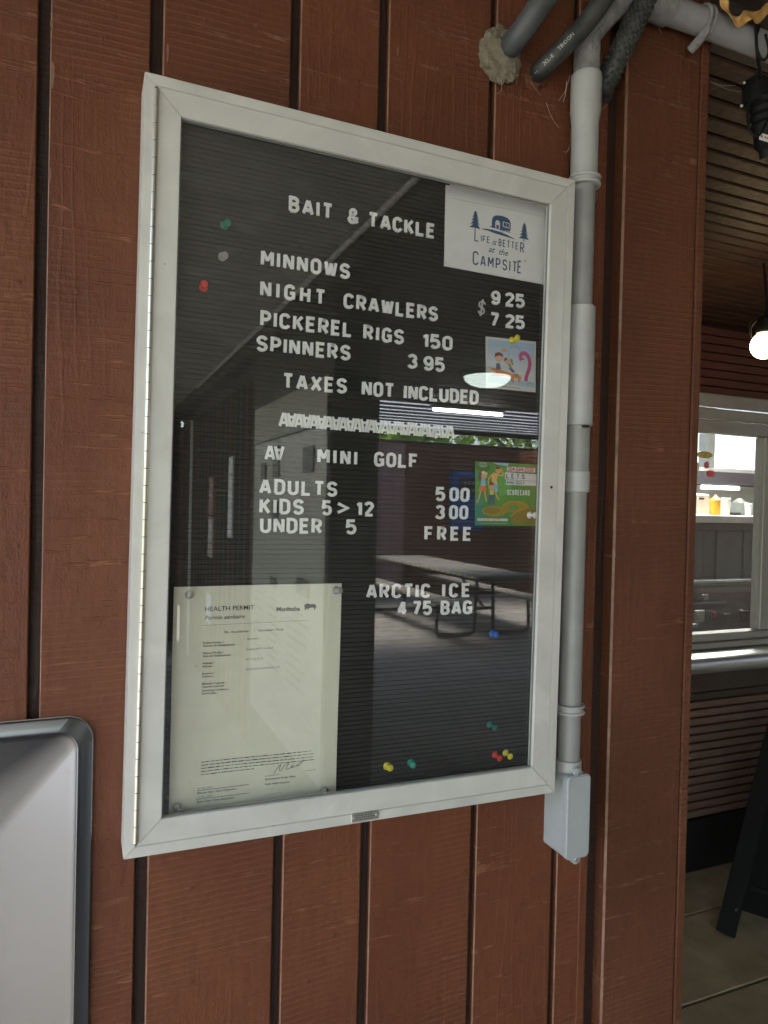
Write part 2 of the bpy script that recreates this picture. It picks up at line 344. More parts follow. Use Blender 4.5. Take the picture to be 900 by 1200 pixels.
def ribbon(bm, pts, t, closed, y0, y1):
    P = [Vector((x, z)) for x, z in pts]
    Q = [P[0]]
    for p in P[1:]:
        if (p - Q[-1]).length > t * 0.02: Q.append(p)
    if closed and (Q[0] - Q[-1]).length < t * 0.05: Q.pop()
    P = Q; n = len(P); Lf, Rt = [], []
    for i in range(n):
        if closed: a, b = P[i] - P[i - 1], P[(i + 1) % n] - P[i]
        else:
            a = P[i] - P[i - 1] if i > 0 else P[1] - P[0]; b = P[i + 1] - P[i] if i < n - 1 else a
            if i == 0: a = b
        a = a.normalized(); b = b.normalized(); na = Vector((-a.y, a.x)); nb = Vector((-b.y, b.x)); m = na + nb
        m = m.normalized() if m.length > 1e-3 else na
        k = min(1 / max(m.dot(na), 0.35), 1.9); Lf.append(P[i] + m * t / 2 * k); Rt.append(P[i] - m * t / 2 * k)
    f = lambda q, y: bm.verts.new((q.x, y, q.y))
    e = t * 0.09; yb = y0 + e
    def shr(A, B): return [a + (b - a).normalized() * e for a, b in zip(A, B)]
    L1, R1 = shr(Lf, Rt), shr(Rt, Lf)
    lf = [f(q, y0) for q in L1]; rf = [f(q, y0) for q in R1]; lm = [f(q, yb) for q in Lf]; rm = [f(q, yb) for q in Rt]
    lb = [f(q, y1) for q in Lf]; rb = [f(q, y1) for q in Rt]
    m = n if closed else n - 1
    for i in range(m):
        j = (i + 1) % n
        for A, B in ((lf, rf), (lm, lf), (rf, rm), (lb, lm), (rm, rb)): bm.faces.new((A[i], A[j], B[j], B[i]))
    if not closed:
        for i in (0, n - 1):
            bm.faces.new((lf[i], rf[i], rm[i], lm[i])); bm.faces.new((lm[i], rm[i], rb[i], lb[i]))
def glyph_bm(bm, ch, h, t, y0, y1, ox=0, oz=0, sx=1.0, flip=False):
    w, strokes = GL_[ch]; closed = False; k = 0; th = t * h; hh = h - th
    for s in strokes:
        if s == 'c': closed = True; continue
        pts = [(ox + th / 2 + x * h * sx, oz + ((h - th / 2 - y * hh) if flip else (th / 2 + y * hh))) for x, y in s]
        ribbon(bm, pts, th, closed, y0 - k * 0.00006, y1); k += 1
def gw(ch, h, t, sx=1.0): return GL_[ch][0] * h * sx + t * h
def stroke_text(bm, s, x, z, h, t, y0, y1, gap=.22, sx=1.0, space=.45):
    for ch in s:
        if ch == ' ': x += space * h; continue
        glyph_bm(bm, ch, h, t, y0, y1, x, z, sx); x += gw(ch, h, t, sx) + gap * h
    return x
def stroke_width(s, h, t, gap=.22, sx=1.0, space=.45):
    return sum(space * h if c == ' ' else gw(c, h, t, sx) + gap * h for c in s) - gap * h
def font_mesh(s, size, shear=0.0, bold=0.0, space=1.0):
    cu = bpy.data.curves.new('t', 'FONT'); cu.body = s; cu.size = size; cu.shear = shear; cu.offset = bold; cu.space_character = space; cu.resolution_u = 2
    o = bpy.data.objects.new('t', cu); COL.objects.link(o)
    dg = bpy.context.evaluated_depsgraph_get(); me = bpy.data.meshes.new_from_object(o.evaluated_get(dg)); vs = [v.co.copy() for v in me.vertices]; fs = [tuple(p.vertices) for p in me.polygons]
    bpy.data.objects.remove(o); bpy.data.curves.remove(cu); bpy.data.meshes.remove(me); return vs, fs
def font_text(bm, s, x, z, size, y, fx=1.0, **k):
    """flat print; returns width"""
    vs, fs = font_mesh(s, size, **k); nv = [bm.verts.new((x + v.x * fx, y, z + v.y)) for v in vs]
    for f in fs:
        try: bm.faces.new([nv[i] for i in f])
        except ValueError: pass
    return max((v.x for v in vs), default=0) * fx
def blob(bm, pts, y): bm.faces.new([bm.verts.new((x, y, z)) for x, z in pts])
def ell(cx, cz, rx, rz, n=16, a=0): return [(cx + rx * math.cos(2 * math.pi * k / n) * math.cos(a) - rz * math.sin(2 * math.pi * k / n) * math.sin(a), cz + rx * math.cos(2 * math.pi * k / n) * math.sin(a) + rz * math.sin(2 * math.pi * k / n) * math.cos(a)) for k in range(n)]
def line(bm, pts, t, y):
    P = [Vector(p) for p in pts]
    for a, b in zip(P, P[1:]):
        d = (b - a)
        if d.length < 1e-6: continue
        n = Vector((-d.y, d.x)).normalized() * t / 2; y -= 2e-7
        blob(bm, [tuple(a + n), tuple(a - n), tuple(b - n), tuple(b + n)], y)
# ================================================================== THE SETTING
CEIL = 2.5; RC = 2.34; RY = 1.388            # porch ceiling, recess ceiling, recess wall face
bm = NB(); bmesh.ops.create_grid(bm, x_segments=2, y_segments=2, size=150)
gr = tag(obj('ground', bm, M_grass, loc=(0, 0, -0.16)), 'mown grass ground running out from the porch slab', kind='structure')
tag(obj('added_gravel_strip', bx(-9.5, -3.0, -12, 6, -.158, -.10), M_bounce_gravel), 'unseen pale gravel strip added beside the porch slab to bounce light', kind='structure')  # added out of view to throw sunlight onto left-facing sides
floor = empty('floor', (0, 0, 0), 'dusty concrete porch floor with tooled joints', kind='structure')
obj('slab_base', bx(-2.9, 6.6, -10.5, 1.38, -0.155, -0.012), M_dark, floor)
ys = [-10.5, -7.0, -3.86, -1.55, 0.77, 1.14, 1.385]; xs = [-2.9, 0.2, 3.3, 6.6]
for a, b in zip(ys, ys[1:]):
    for c, d in zip(xs, xs[1:]):
        obj('concrete_slab', bx(c + .005, d - .005, a + .005, b - .005, -0.05, 0.0, .002), M_conc2 if a > -1.6 and c > 0 else M_conc, floor)

# main siding wall ---------------------------------------------------
WY = 0.050
wall = empty('siding_wall', (-1.0, WY, 0), 'brown painted grooved plywood siding wall carrying the notice board', 'wall')
def wpart(name, bm, m, parent=wall, smooth=False):
    bmesh.ops.translate(bm, vec=-parent.location, verts=bm.verts[:]); return obj(name, bm, m, parent, smooth)
PX0, PX1, PZ0, PZ1 = -.93, -.342, .66, 1.2855
for a in ((-3.0, PX0 + .018, -.01, 2.62), (PX1 - .018, .603, -.01, 2.62), (PX0 + .018, PX1 - .018, -.01, PZ0 + .018), (PX0 + .018, PX1 - .018, PZ1 - .018, 2.62)):
    wpart('wall_sheet', bx(a[0], a[1], WY + .011, WY + .09, a[2], a[3]), M_dark)
groove = [(-.4145, -.4016), (-.2915, -.2765), (-.1155, -.1030), (.0100, .0236), (.1870, .1966), (.336, .346), (.4060, .4322)]
PX0, PX1, PZ0, PZ1 = -.93, -.342, .66, 1.2855        # steel panel outline (hollow of it passes through the boards)
edges = [-.4145 - .0]
x = -3.0; bl = []
left = [-.539, -.714, -.843, -1.018, -1.147, -1.322, -1.451, -1.626, -1.755, -1.93, -2.06, -2.235, -2.365, -2.54, -2.67, -2.845]
gs = sorted([(v - .013, v) for v in left] + groove)
spans = [(-3.0, gs[0][0])] + [(gs[i][1], gs[i + 1][0]) for i in range(len(gs) - 1)]
for a, b in spans:
    if b <= PX0 + .02 or a >= PX1 - .02: bm = bx(a, b, WY, WY + .0108, -.01, 2.6, .0016)
    else:
        lo, hi = PZ0 + .02, PZ1 - .02; l_, r_ = max(a, PX0 + .02), min(b, PX1 - .02)
        if l_ > a + .001: poly = [(a, -.01), (b, -.01), (b, lo), (l_, lo), (l_, hi), (b, hi), (b, 2.6), (a, 2.6)]
        elif r_ < b - .001: poly = [(a, -.01), (b, -.01), (b, 2.6), (a, 2.6), (a, hi), (r_, hi), (r_, lo), (a, lo)]
        else: poly = None
        if poly: bm = prism(NB(), poly, WY, WY + .0108); bmesh.ops.recalc_face_normals(bm, faces=bm.faces[:]); bmesh.ops.bevel(bm, geom=bm.edges[:], offset=.0013, segments=1, affect='EDGES')
        else: bm = bx(a, b, WY, WY + .0108, hi, 2.6, .0013); box(bm, a, b, WY, WY + .0108, -.01, lo, .0013)
    bd = wpart('siding_board', bm, M_side); bd.data.materials.append(M_edge_glint_chip)
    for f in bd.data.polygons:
        if f.normal.x < -.3 and f.normal.y < -.3: f.material_index = 1  # left-facing bevels take the painted edge highlight
wpart('narrow_batten', bx(.3905, .4060, WY - .0015, WY + .0108, -.01, 2.6, .0012), M_side)
nh = None
for px, py in ((22, 331), (90, 341), (159, 351), (20, 640), (120, 820), (392, 1096), (545, 1023), (515, 1082), (225, 1150), (612, 1060), (300, 30), (420, 95), (515, 60), (640, 150), (225, 1040), (362, 1150)):
    p = onY(px, py, WY)
    if nh is None:
        bm = NB(); tube(bm, [(0, .001, 0), (0, -.0005, 0), (0, -.0008, 0)], [.0030, .0030, .0022], 12); nh = obj('nail_head', bm, M_post, wall, True, loc=p - wall.location).data
    else: inst('nail_head', nh, wall, p - wall.location)
for px, py, w, h in ((61.5, 88, .0022, .016), (60.5, 30, .0016, .006), (58.5, 205, .0015, .010), (196.5, 62, .0015, .012), (466, 60, .0015, .006)):
    p = onY(px, py, WY - .0003); bm = NB(); prism(bm, [(p.x + w * math.cos(a_ * .7) * (1 + .3 * math.sin(a_ * 2.3)) - .0, p.z + h * math.sin(a_ * .7)) for a_ in range(9)], WY - .0004, WY + .0006); wpart('paint_chip', bm, M_edge_glint_chip)
# corner trim
bm = bx(.4322, .5885, WY - .012, WY + .03, -.01, 2.60, .0030, 1); bd = wpart('corner_trim_board', bm, M_post); bd.data.materials.append(M_edge_glint_chip)
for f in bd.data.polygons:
    if f.normal.x < -.3 and f.normal.y < -.3: f.material_index = 1  # same painted highlight on the trim's left bevel
wpart('corner_edge_strip', bx(.5895, .6065, WY - .0135, WY + .06, -.01, 2.598, .0022, 2), M_post)
M_alst = mat('aluminium_edge', (.6, .6, .58), .35, .8)
wpart('metal_edge_strip', bx(.6068, .6085, WY - .008, WY + .03, .9, 1.96, .0004), M_alst)
# return of the wall into the recess
ret = empty('side_wall', (.56, .8, 0), 'brown side wall running back from the corner trim to the serving hatch', 'wall')
for i in range(7):
    y0 = .115 + i * .182
    bm = bx(.57, .603, y0, y0 + .178, -.01, 2.33, .0015); bmesh.ops.translate(bm, vec=-ret.location, verts=bm.verts[:]); obj('siding_board', bm, M_side, ret)

# porch ceiling ------------------------------------------------------
M_lceil = painted_wood('pale_ceiling_boards', (.36, .345, .29), .4)  # boards left of the beam, much paler than those right of it
ceil = tag(empty('porch_ceiling', (0, 0, CEIL)), 'boarded porch ceiling above the concrete floor', kind='structure')
me = None
for i in range(50):
    y1 = .03 - i * .1425
    for nm, xa, xb, mm in (('ceiling_board', -1.75, .52, M_lceil), ('ceiling_board', .66, 6.3, M_ceil)):
        if i > 36 and xa > 0: continue
        obj(nm, bx(xa, xb, y1 - .138, y1, 0, .018, .002), mm, ceil)
obj('ceiling_deck', bx(-1.8, 6.35, -5.26, .045, .0185, .05), M_dark, ceil); obj('ceiling_deck', bx(-1.8, .74, -7.12, -5.27, .0185, .05), M_dark, ceil)
roof = tag(empty('roof', (0, 0, CEIL)), 'flat roof deck over the hatch recess', kind='structure')
obj('roof_deck', bx(-3.0, 6.4, .05, 4.2, .14, .2), M_dark, roof)
beam = empty('ceiling_beam', (.59, -2.6, 2.42), 'long dark timber beam running out from the wall above the partition', 'beam')
obj('beam_timber', bx(-.068, .068, -4.5, 2.6, -.02, .078, .004), M_ceil, beam)
M_cond2 = mat('pale_ceiling_conduit', (.55, .53, .48), .5)
bm = NB(); tube(bm, [(.50, .0, 2.475), (.50, -5.2, 2.475)], .011, 10); tag(obj('ceiling_conduit', bm, M_cond2, smooth=True), 'thin pale conduit running along the porch ceiling beside the dark beam, seen in the glass', 'conduit')
for yy, lb in ((-1.35, 'square brown post added on the left edge for the basin reflection, nearest the wall'), (-3.7, 'square brown post added on the left edge for the basin reflection, middle of three'), (-6.4, 'square brown post added on the left edge for the basin reflection, farthest from the wall')):  # posts added to band the basin reflection; they also hold the roof edge
    p = empty('added_porch_post', (-1.70, yy, 0), lb, 'post', 'added posts along the left edge of the porch'); obj('post_timber', bx(-.06, .06, -.06, .06, .012, 2.498, .005), M_side, p); obj('post_foot', bx(-.08, .08, -.08, .08, 0, .011, .002), M_gap, p)
# galvanised canopy
can = empty('roof_canopy', (3.5, -6.1, 2.575), 'pale bluish corrugated canopy beyond the porch ceiling, seen in the glass', 'canopy')
bm = NB(); n = 92; prev = None
for i in range(n + 1):
    y = .85 - i * (1.85 / n); z = .05 * math.sin(i * 2 * math.pi / 11.5) - .035
    a = bm.verts.new((-2.75, y, z)); b = bm.verts.new((3.0, y, z))
    if prev: bm.faces.new((prev[0], prev[1], b, a))
    prev = (a, b)
obj('roof_sheet', bm, M_galv, can, True)
for i in range(8): obj('shade_strip', bx(-2.75, 3.0, .80 - i * .245 - .055, .80 - i * .245 + .055, -.096, -.088, .002), mat('grey_shade_strip', (.16, .17, .19), .6) if i == 0 else bpy.data.materials['grey_shade_strip'], can)  # flat dark strips added to draw the shading stripes of the corrugation
for xx in (-1.6, 1.9):
    obj('rafter', bx(xx - .03, xx + .03, -1.0, .85, -.125, -.098, .002), M_dark, can)
obj('edge_beam', bx(-2.75, 3.0, -1.07, -1.005, -.135, .02, .004), M_dark, can)
for i, (px, lb) in enumerate(((1.12, 'dark square roof post behind the partition end'), (6.2, 'dark square roof post at the far corner of the canopy'))):
    p = empty('roof_post', (px, -6.95, 0), lb, 'post'); obj('post_timber', bx(-.06, .06, -.06, .06, 0.02, 2.45, .005), M_dark, p); obj('post_foot', bx(-.08, .08, -.08, .08, 0, .02, .002), M_galv, p)

# hatch recess -------------------------------------------------------
rc = tag(empty('recess_ceiling', (2.9, .7, RC)), 'dark slatted ceiling over the serving hatch', kind='structure')
sl = None; y = .062
for i in range(27):
    if sl is None: o = obj('slat', bx(-2.29, 2.6, 0, .0415, 0, .02, .003), M_rib, rc, loc=(0, y - .7, 0)); sl = o.data
    else: inst('slat', sl, rc, (0, y - .7, 0))
    y += .0487
obj('slat_backing', bx(-2.29, 2.6, -.64, .69, .021, .03), M_gap, rc)
hd = empty('header_board', (2.9, .05, RC), 'dark header board above the opening to the serving hatch', 'header'); obj('header_timber', bx(-2.29, 2.6, -.03, .008, .0, .165, .003), M_ceil, hd)
sw = empty('hatch_wall', (2.9, RY, 0), 'ribbed brown wall around the serving hatch window', 'wall')
def hp(nm, bm, m): bmesh.ops.translate(bm, vec=-sw.location, verts=bm.verts[:]); return obj(nm, bm, m, sw)
M_ribr = painted_wood('reddish_ribbed_boards', (0.120, 0.042, 0.030), 0.5, 'x')
M_ribg = painted_wood('faded_ribbed_boards', (0.165, 0.098, 0.068), 0.4, 'x')
meA = meB = None
for z in [2.045 + i * .0362 for i in range(8)]:
    if meA is None: meA = obj('slat', bx(-2.29, 2.6, 0, .02, 0, .031, .003), M_ribr, sw, loc=(0, 0, z)).data
    else: inst('slat', meA, sw, (0, 0, z))
for z in [.226 + i * .0362 for i in range(15)]:
    if meB is None: meB = obj('slat', bx(-2.29, 2.6, 0, .02, 0, .0285, .003), M_ribg, sw, loc=(0, 0, z)).data
    else: inst('slat', meB, sw, (0, 0, z))
WX0, WX1 = 1.30, 3.60
hp('wall_back', bx(.61, 5.5, RY + .021, RY + .06, -.01, .86), M_dark)
hp('wall_back', bx(.61, 5.5, RY + .021, RY + .06, 2.045, 2.36), M_dark)
hp('wall_back', bx(.61, WX0, RY + .0, RY + .06, .86, 2.045), M_ribr); hp('wall_back', bx(WX1, 5.5, RY, RY + .06, .86, 2.045), M_ribr)
hp('baseboard', bx(.61, 5.5, RY - .012, RY + .02, .0, .222, .004), M_black)
hp('under_sill_board', bx(.61, 5.5, RY - .02, RY + .02, .772, .872, .004), M_ceil)
hp('under_sill_board', bx(.61, 5.5, RY - .012, RY + .02, .738, .768, .003), M_ceil)
er = empty('end_wall', (5.5, .7, 0), 'plain brown end wall closing the recess far right', 'wall'); obj('wall_sheet', bx(.003, .06, -.7, .75, -.01, 1.8 + .54), M_side, er)
# serving window
M_al = alu('dull_window_aluminium', (.40, .39, .35), .4, .3)
win = empty('serving_window', (2.45, RY, .97), 'aluminium framed sliding serving window above the steel ledge', 'window')
def wp(nm, bm, m, smooth=False): bmesh.ops.translate(bm, vec=-win.location, verts=bm.verts[:]); return obj(nm, bm, m, win, smooth)
wp('head_trim', bx(WX0 - .05, WX1 + .05, RY - .03, RY - .002, 1.985, 2.042, .004), M_al)
wp('head_trim', bx(WX0 - .03, WX1 + .03, RY - .022, RY + .03, 1.935, 1.982, .004), M_al)
wp('head_rail', bx(WX0, WX1, RY - .01, RY + .05, 1.88, 1.932, .003), M_al)
wp('bottom_rail', bx(WX0, WX1, RY - .012, RY + .05, .985, 1.018, .003), M_al)
wp('bottom_track', bx(WX0, WX1, RY - .03, RY + .05, .958, .983, .003), M_al)
wp('stile', bx(2.428, 2.492, RY - .008, RY + .045, 1.02, 1.878, .003), M_al); wp('stile', bx(WX1 - .05, WX1, RY - .008, RY + .045, 1.02, 1.878, .003), M_al)
wp('stile', bx(WX0, WX0 + .05, RY - .008, RY + .045, 1.02, 1.878, .003), M_al)
wp('glass', bx(WX0 + .05, 2.427, RY + .012, RY + .017, 1.019, 1.879), M_win2); wp('glass', bx(2.493, WX1 - .05, RY + .022, RY + .027, 1.019, 1.879), M_win)
bm = NB(); prof = [(RY - .002, .952)] + [(RY - .12 - .0 + .032 * math.cos(rad(a)) - .0, .918 + .034 * math.sin(rad(a))) for a in range(90, 271, 15)] + [(RY - .002, .884)]
a_ = [bm.verts.new((.63, y, z)) for y, z in prof]; b_ = [bm.verts.new((5.45, y, z)) for y, z in prof]
for i in range(len(prof) - 1): bm.faces.new((a_[i], b_[i], b_[i + 1], a_[i + 1]))
bm.faces.new(a_); bm.faces.new(b_[::-1])
bmesh.ops.translate(bm, vec=(-2.45, -RY, -.9), verts=bm.verts[:])
tag(obj('serving_ledge', bm, mat('satin_steel_ledge', (.78, .80, .78), .38, .9), smooth=True, loc=(2.45, RY, .9)), 'rounded steel ledge under the serving window', 'ledge')

# kitchen room behind the hatch
kit = tag(empty('kitchen_room', (3, 2.8, 0)), 'lit kitchen room seen through the serving window', kind='structure')
M_kw = mat('white_kitchen_wall', (.72, .72, .68), .6); BY = 3.6
def kp(nm, bm, m): bmesh.ops.translate(bm, vec=-kit.location, verts=bm.verts[:]); return obj(nm, bm, m, kit)
def kz(x0, z0, x1, z1, Y):    # pixel box -> X/Z box at plane Y
    p = onY(x0, z0, Y); q = onY(x1, z1, Y); return min(p.x, q.x), max(p.x, q.x), min(p.z, q.z), max(p.z, q.z)
kp('kitchen_floor', bx(.7, 7, RY + .07, BY, -.02, 0), M_conc); kp('kitchen_ceiling', bx(.7, 7, RY + .07, BY + .1, 2.45, 2.48), M_kw)
kp('side_partition', bx(.64, .70, RY + .07, BY + .1, 0, 2.45), M_kw); kp('side_partition', bx(7, 7.06, RY + .07, BY + .1, 0, 2.45), M_kw)
zt = onY(850, 500, BY).z + .35; zb = onY(850, 549, BY).z; xm0 = onY(830, 520, BY).x; xm1 = onY(838, 520, BY).x
kp('back_wall', bx(.7, 7, BY, BY + .1, -.02, zb), M_kw); kp('back_wall', bx(.7, 7, BY, BY + .1, zt, 2.45), M_kw)
kp('back_wall', bx(xm0, xm1, BY, BY + .1, zb, zt), mat('grey_mullion', (.25, .28, .28), .6)); kp('back_wall', bx(6.6, 7, BY, BY + .1, zb, zt), M_kw); kp('back_wall', bx(.7, 1.5, BY, BY + .1, zb, zt), M_kw)
M_tube = emit('lit_fluorescent_tube', (1.0, .98, .92), 34)
def kthing(nm, lb, cat, base): return empty(nm, base, lb, cat)
def kadd(t, nm, bm, m, smooth=False): bmesh.ops.translate(bm, vec=-t.location, verts=bm.verts[:]); return obj(nm, bm, m, t, smooth)
# long ceiling lamp inside
t = kthing('kitchen_lamp', 'long white fluorescent lamp on the kitchen ceiling', 'ceiling lamp', (3.6, 2.6, 2.44))
kadd(t, 'lamp_body', bx(3.0, 4.2, 2.52, 2.68, 2.39, 2.445, .01), M_kw); kadd(t, 'tube', bx(3.03, 4.17, 2.55, 2.65, 2.375, 2.388, .003), M_tube)
# dark shelf band with under-shelf tube
x0, x1, z0, z1 = kz(812, 574, 900, 556, 3.3)
t = kthing('wall_shelf', 'dark purple shelf board below the bright kitchen windows', 'shelf', (x0, 3.3, z0)); kadd(t, 'shelf_board', bx(x0 - .3, x1 + .6, 3.28, 3.58, z0 + .05, z1, .004), mat('dark_grey_shelf', (.030, .028, .036), .5))
a, b, c, d = kz(823, 573, 866, 570, 3.26); kadd(t, 'shelf_lamp', bx(a, b, 3.25, 3.279, c, d, .004), emit('shelf_lamp', (1, 1, .95), .9))
# worktop and white cooler box, mustard bottle, jars
a, b, c, d = kz(806, 612, 900, 605, 2.5)
t = kthing('worktop', 'pale worktop over the dark cabinet inside the kitchen', 'counter', (3.0, 2.8, 0)); kadd(t, 'counter_top', bx(a - .9, b + .7, 2.45, 3.2, c, d, .004), mat('pale_worktop', (.62, .64, .60), .4))
kadd(t, 'cabinet', bx(a - .85, b + .65, 2.5, 3.15, .0, c - .002, .004), mat('dark_cabinet', (.07, .075, .065), .4)); ctz = d
for i in range(5): kadd(t, 'drawer_front', bx(a + i * .24, a + i * .24 + .22, 2.488, 2.499, c - .62, c - .05, .004), mat('cabinet_front', (.085, .09, .08), .35))
a, b, c, d = kz(797, 605, 832, 579, 2.62)
t = kthing('white_microwave', 'white boxy microwave standing left on the worktop', 'microwave', (a, 2.7, ctz)); kadd(t, 'body', bx(a - .2, b, 2.62, 2.95, ctz, d, .01, 2), M_kw); kadd(t, 'door_handle', bx(b - .10, b - .06, 2.605, 2.619, ctz + .1, ctz + .112, .003), M_black)
p = onY(838, 605, 2.56); q = onY(838, 579, 2.56)
t = kthing('mustard_bottle', 'yellow squeeze bottle on the worktop beside the white microwave', 'bottle', (p.x, 2.56, ctz)); h = q.z - ctz
bm = NB(); tube(bm, [(p.x, 2.56, ctz), (p.x, 2.56, ctz + .01), (p.x, 2.56, ctz + h * .72), (p.x, 2.56, ctz + h * .86)], [.031, .034, .034, .014], 16); kadd(t, 'bottle_body', bm, mat('mustard_yellow', (.80, .42, .03), .35), True)
bm = NB(); tube(bm, [(p.x, 2.56, ctz + h * .861), (p.x, 2.56, ctz + h)], [.012, .004], 12); kadd(t, 'nozzle', bm, mat('nozzle_yellow', (.75, .6, .3), .4), True)
for i, (px, w, hh, col, lb) in enumerate(((850, .03, .105, (.7, .72, .66), 'white lidded tub right of the yellow bottle'), (877, .024, .075, (.55, .58, .55), 'grey metal cup on the worktop, the nearer of two'), (888, .024, .07, (.45, .47, .45), 'dull grey metal cup at the right end of the worktop'))):
    p = onY(px, 605, 2.6); t = kthing('tub' if i == 0 else 'metal_cup', lb, 'tub' if i == 0 else 'cup', (p.x, 2.6, ctz))
    bm = NB(); tube(bm, [(p.x, 2.6, ctz), (p.x, 2.6, ctz + hh)], [w * .85, w], 16); kadd(t, 'tub_body', bm, mat('tub', col, .35), True); bm = NB(); tube(bm, [(p.x, 2.6, ctz + hh + .001), (p.x, 2.6, ctz + hh + .012)], [w * 1.08, w * 1.0], 16); kadd(t, 'lid', bm, M_kw, True)
p = onY(866, 605, 2.75); t = kthing('small_mixer', 'dark grey domed kitchen mixer behind the metal cups', 'mixer', (p.x, 2.75, ctz))
bm = NB(); tube(bm, [(p.x, 2.75, ctz), (p.x, 2.75, ctz + .03), (p.x, 2.75, ctz + .09), (p.x, 2.75, ctz + .12)], [.07, .06, .05, .015], 16); kadd(t, 'mixer_body', bm, mat('mixer_grey', (.09, .10, .09), .4), True); kadd(t, 'mixer_base', bx(p.x - .1, p.x + .06, 2.70, 2.80, ctz + .001, ctz + .02, .004), M_black)
# display case just behind the glass
a, b, c, d = kz(795, 742, 893, 678, 1.95)
t = kthing('display_case', 'low curved glass snack display case inside the serving window', 'display case', (2.4, 2.0, 0))
bm = NB(); ax0, ax1 = a - .5, b + .9
pr = [(1.93, c - .2), (1.93, d - .16)] + [(1.93 + .12 - .12 * math.cos(rad(k)), d - .16 + .13 * math.sin(rad(k))) for k in range(15, 91, 15)] + [(2.35, d - .03), (2.35, c - .2)]
A = [bm.verts.new((ax0, y, z)) for y, z in pr]; B = [bm.verts.new((ax1, y, z)) for y, z in pr]
for i in range(len(pr)): bm.faces.new((A[i], B[i], B[(i + 1) % len(pr)], A[(i + 1) % len(pr)]))
bm.faces.new(A); bm.faces.new(B[::-1]); kadd(t, 'case_glass', bm, M_win, True)
kadd(t, 'case_rim', bx(ax0, ax1, 2.0, 2.03, d - .025, d - .008, .003), mat('case_rim', (.5, .6, .62), .2, .5)); kadd(t, 'case_base', bx(ax0 + .01, ax1 - .01, 1.95, 2.33, .02, c - .21), M_dark); kadd(t, 'case_back', bx(ax0 + .02, ax1 - .02, 2.31, 2.33, c - .19, d - .06), mat('case_back', (.07, .075, .07), .4))
for i, (u, v, w, h, col, lb) in enumerate(((819, 722, 26, 26, (.55, .55, .5), 'white printed snack bag in the display case'), (814, 733, 20, 8, (.10, .32, .32), 'teal snack tray at the left of the display case'), (836, 720, 10, 12, (.85, .05, .16), 'bright pink tag in the display case'), (872, 722, 24, 26, (.09, .075, .05), 'dark brown snack box at the right of the display case'), (868, 716, 10, 8, (.22, .2, .15), 'small beige packet leaning on the brown snack box'), (808, 702, 14, 18, (.40, .38, .34), 'grey and white packet at the back left of the display case'), (826, 700, 16, 14, (.25, .30, .30), 'pale green packet standing at the back of the display case'), (851, 724, 20, 20, (.12, .13, .12), 'dark wrapped pack beside the pink tag'), (884, 703, 14, 16, (.35, .33, .28), 'tan paper pack at the back right of the display case'))):
    p = onY(u, v, 2.02 + .03 * i); t = kthing(('snack_bag', 'snack_tray', 'pink_tag', 'snack_box', 'snack_packet', 'snack_packet', 'snack_packet', 'snack_pack', 'snack_pack')[i], lb, ('snack bag', 'tray', 'tag', 'box', 'packet', 'packet', 'packet', 'pack', 'pack')[i], (p.x, 2.02 + .03 * i, p.z - h * .0013)); w *= .0013; h *= .0013
    kadd(t, 'pack', bx(p.x - w, p.x + w, 2.01 + .03 * i, 2.025 + .03 * i, p.z - h, p.z + h, .006, 2), speckled('pack_print', col, tuple(c * .35 for c in col), 45, .4, .1))
# stickers on the window
for (u, v, rx, rz, col, lb) in ((826, 533, 15, 5, (.42, .33, .10), 'long yellow and green sticker on the serving window'), (816, 547, 6, 7, (.62, .62, .6), 'square white cartoon sticker on the serving window'), (828, 545, 5, 5, (.45, .12, .16), 'small round dark red sticker on the serving window'), (833, 555, 8, 5, (.62, .10, .10), 'red and white oval sticker on the serving window, lowest of the group')):
    p = onY(u, v, RY + .0095); s = .00305; t = kthing('window_sticker', lb, 'sticker', tuple(p)); t['group'] = 'stickers on the serving window'
    bm = NB(); prism(bm, ell(p.x, p.z, rx * s, rz * s * (1 if rx != rz else 1), 20) if rx < 10 or True else [], RY + .009, RY + .0115); kadd(t, 'sticker_film', bm, speckled('sticker_print', col, tuple(min(1, c * 1.9) for c in col), 60, .4, .02))
# glowing globe lamp
p = onY(896, 405, .75); bl = empty('globe_lamp', tuple(p), 'lit round white globe bulb hanging by the slatted ceiling', 'lamp')
bm = NB(); bmesh.ops.create_uvsphere(bm, u_segments=28, v_segments=18, radius=.042); obj('globe', bm, emit('warm_lit_globe', (1.0, .72, .38), 5), bl, True)
bm = NB(); tube(bm, [(0, 0, .040), (0, 0, .052), (0, 0, .085), (0, 0, .094)], [.026, .028, .024, .012], 18); obj('lamp_holder', bm, M_black, bl, True)
bm = NB(); tube(bm, spline([(0, 0, .09), (.004, 0, .14), (-.004, .01, RC - p.z + .01)], 6), .004, 8); obj('cord', bm, M_black, bl, True)
for k in range(5):
    a = k * 2 * math.pi / 5 + .3; bm = NB(); tube(bm, spline([(.022 * math.cos(a), .022 * math.sin(a), .094), (.05 * math.cos(a), .05 * math.sin(a), .07), (.052 * math.cos(a), .052 * math.sin(a), .035)], 5), .0016, 6); obj('cage_wire', bm, M_black, bl, True)

# right hand wall, added out of frame to darken the recess
rw_ = empty('added_shade_wall', (6.6, -4.8, 0), 'unseen brown boarded wall added on the far right to darken the recess', 'wall')
for i in range(24): obj('siding_board', bx(-.0, .02, -4.8 + i * .36, -4.8 + i * .36 + .348, 0, 2.48, .002), M_side, rw_)
obj('wall_sheet', bx(.021, .08, -4.8, 3.85, 0, 2.48), M_dark, rw_)
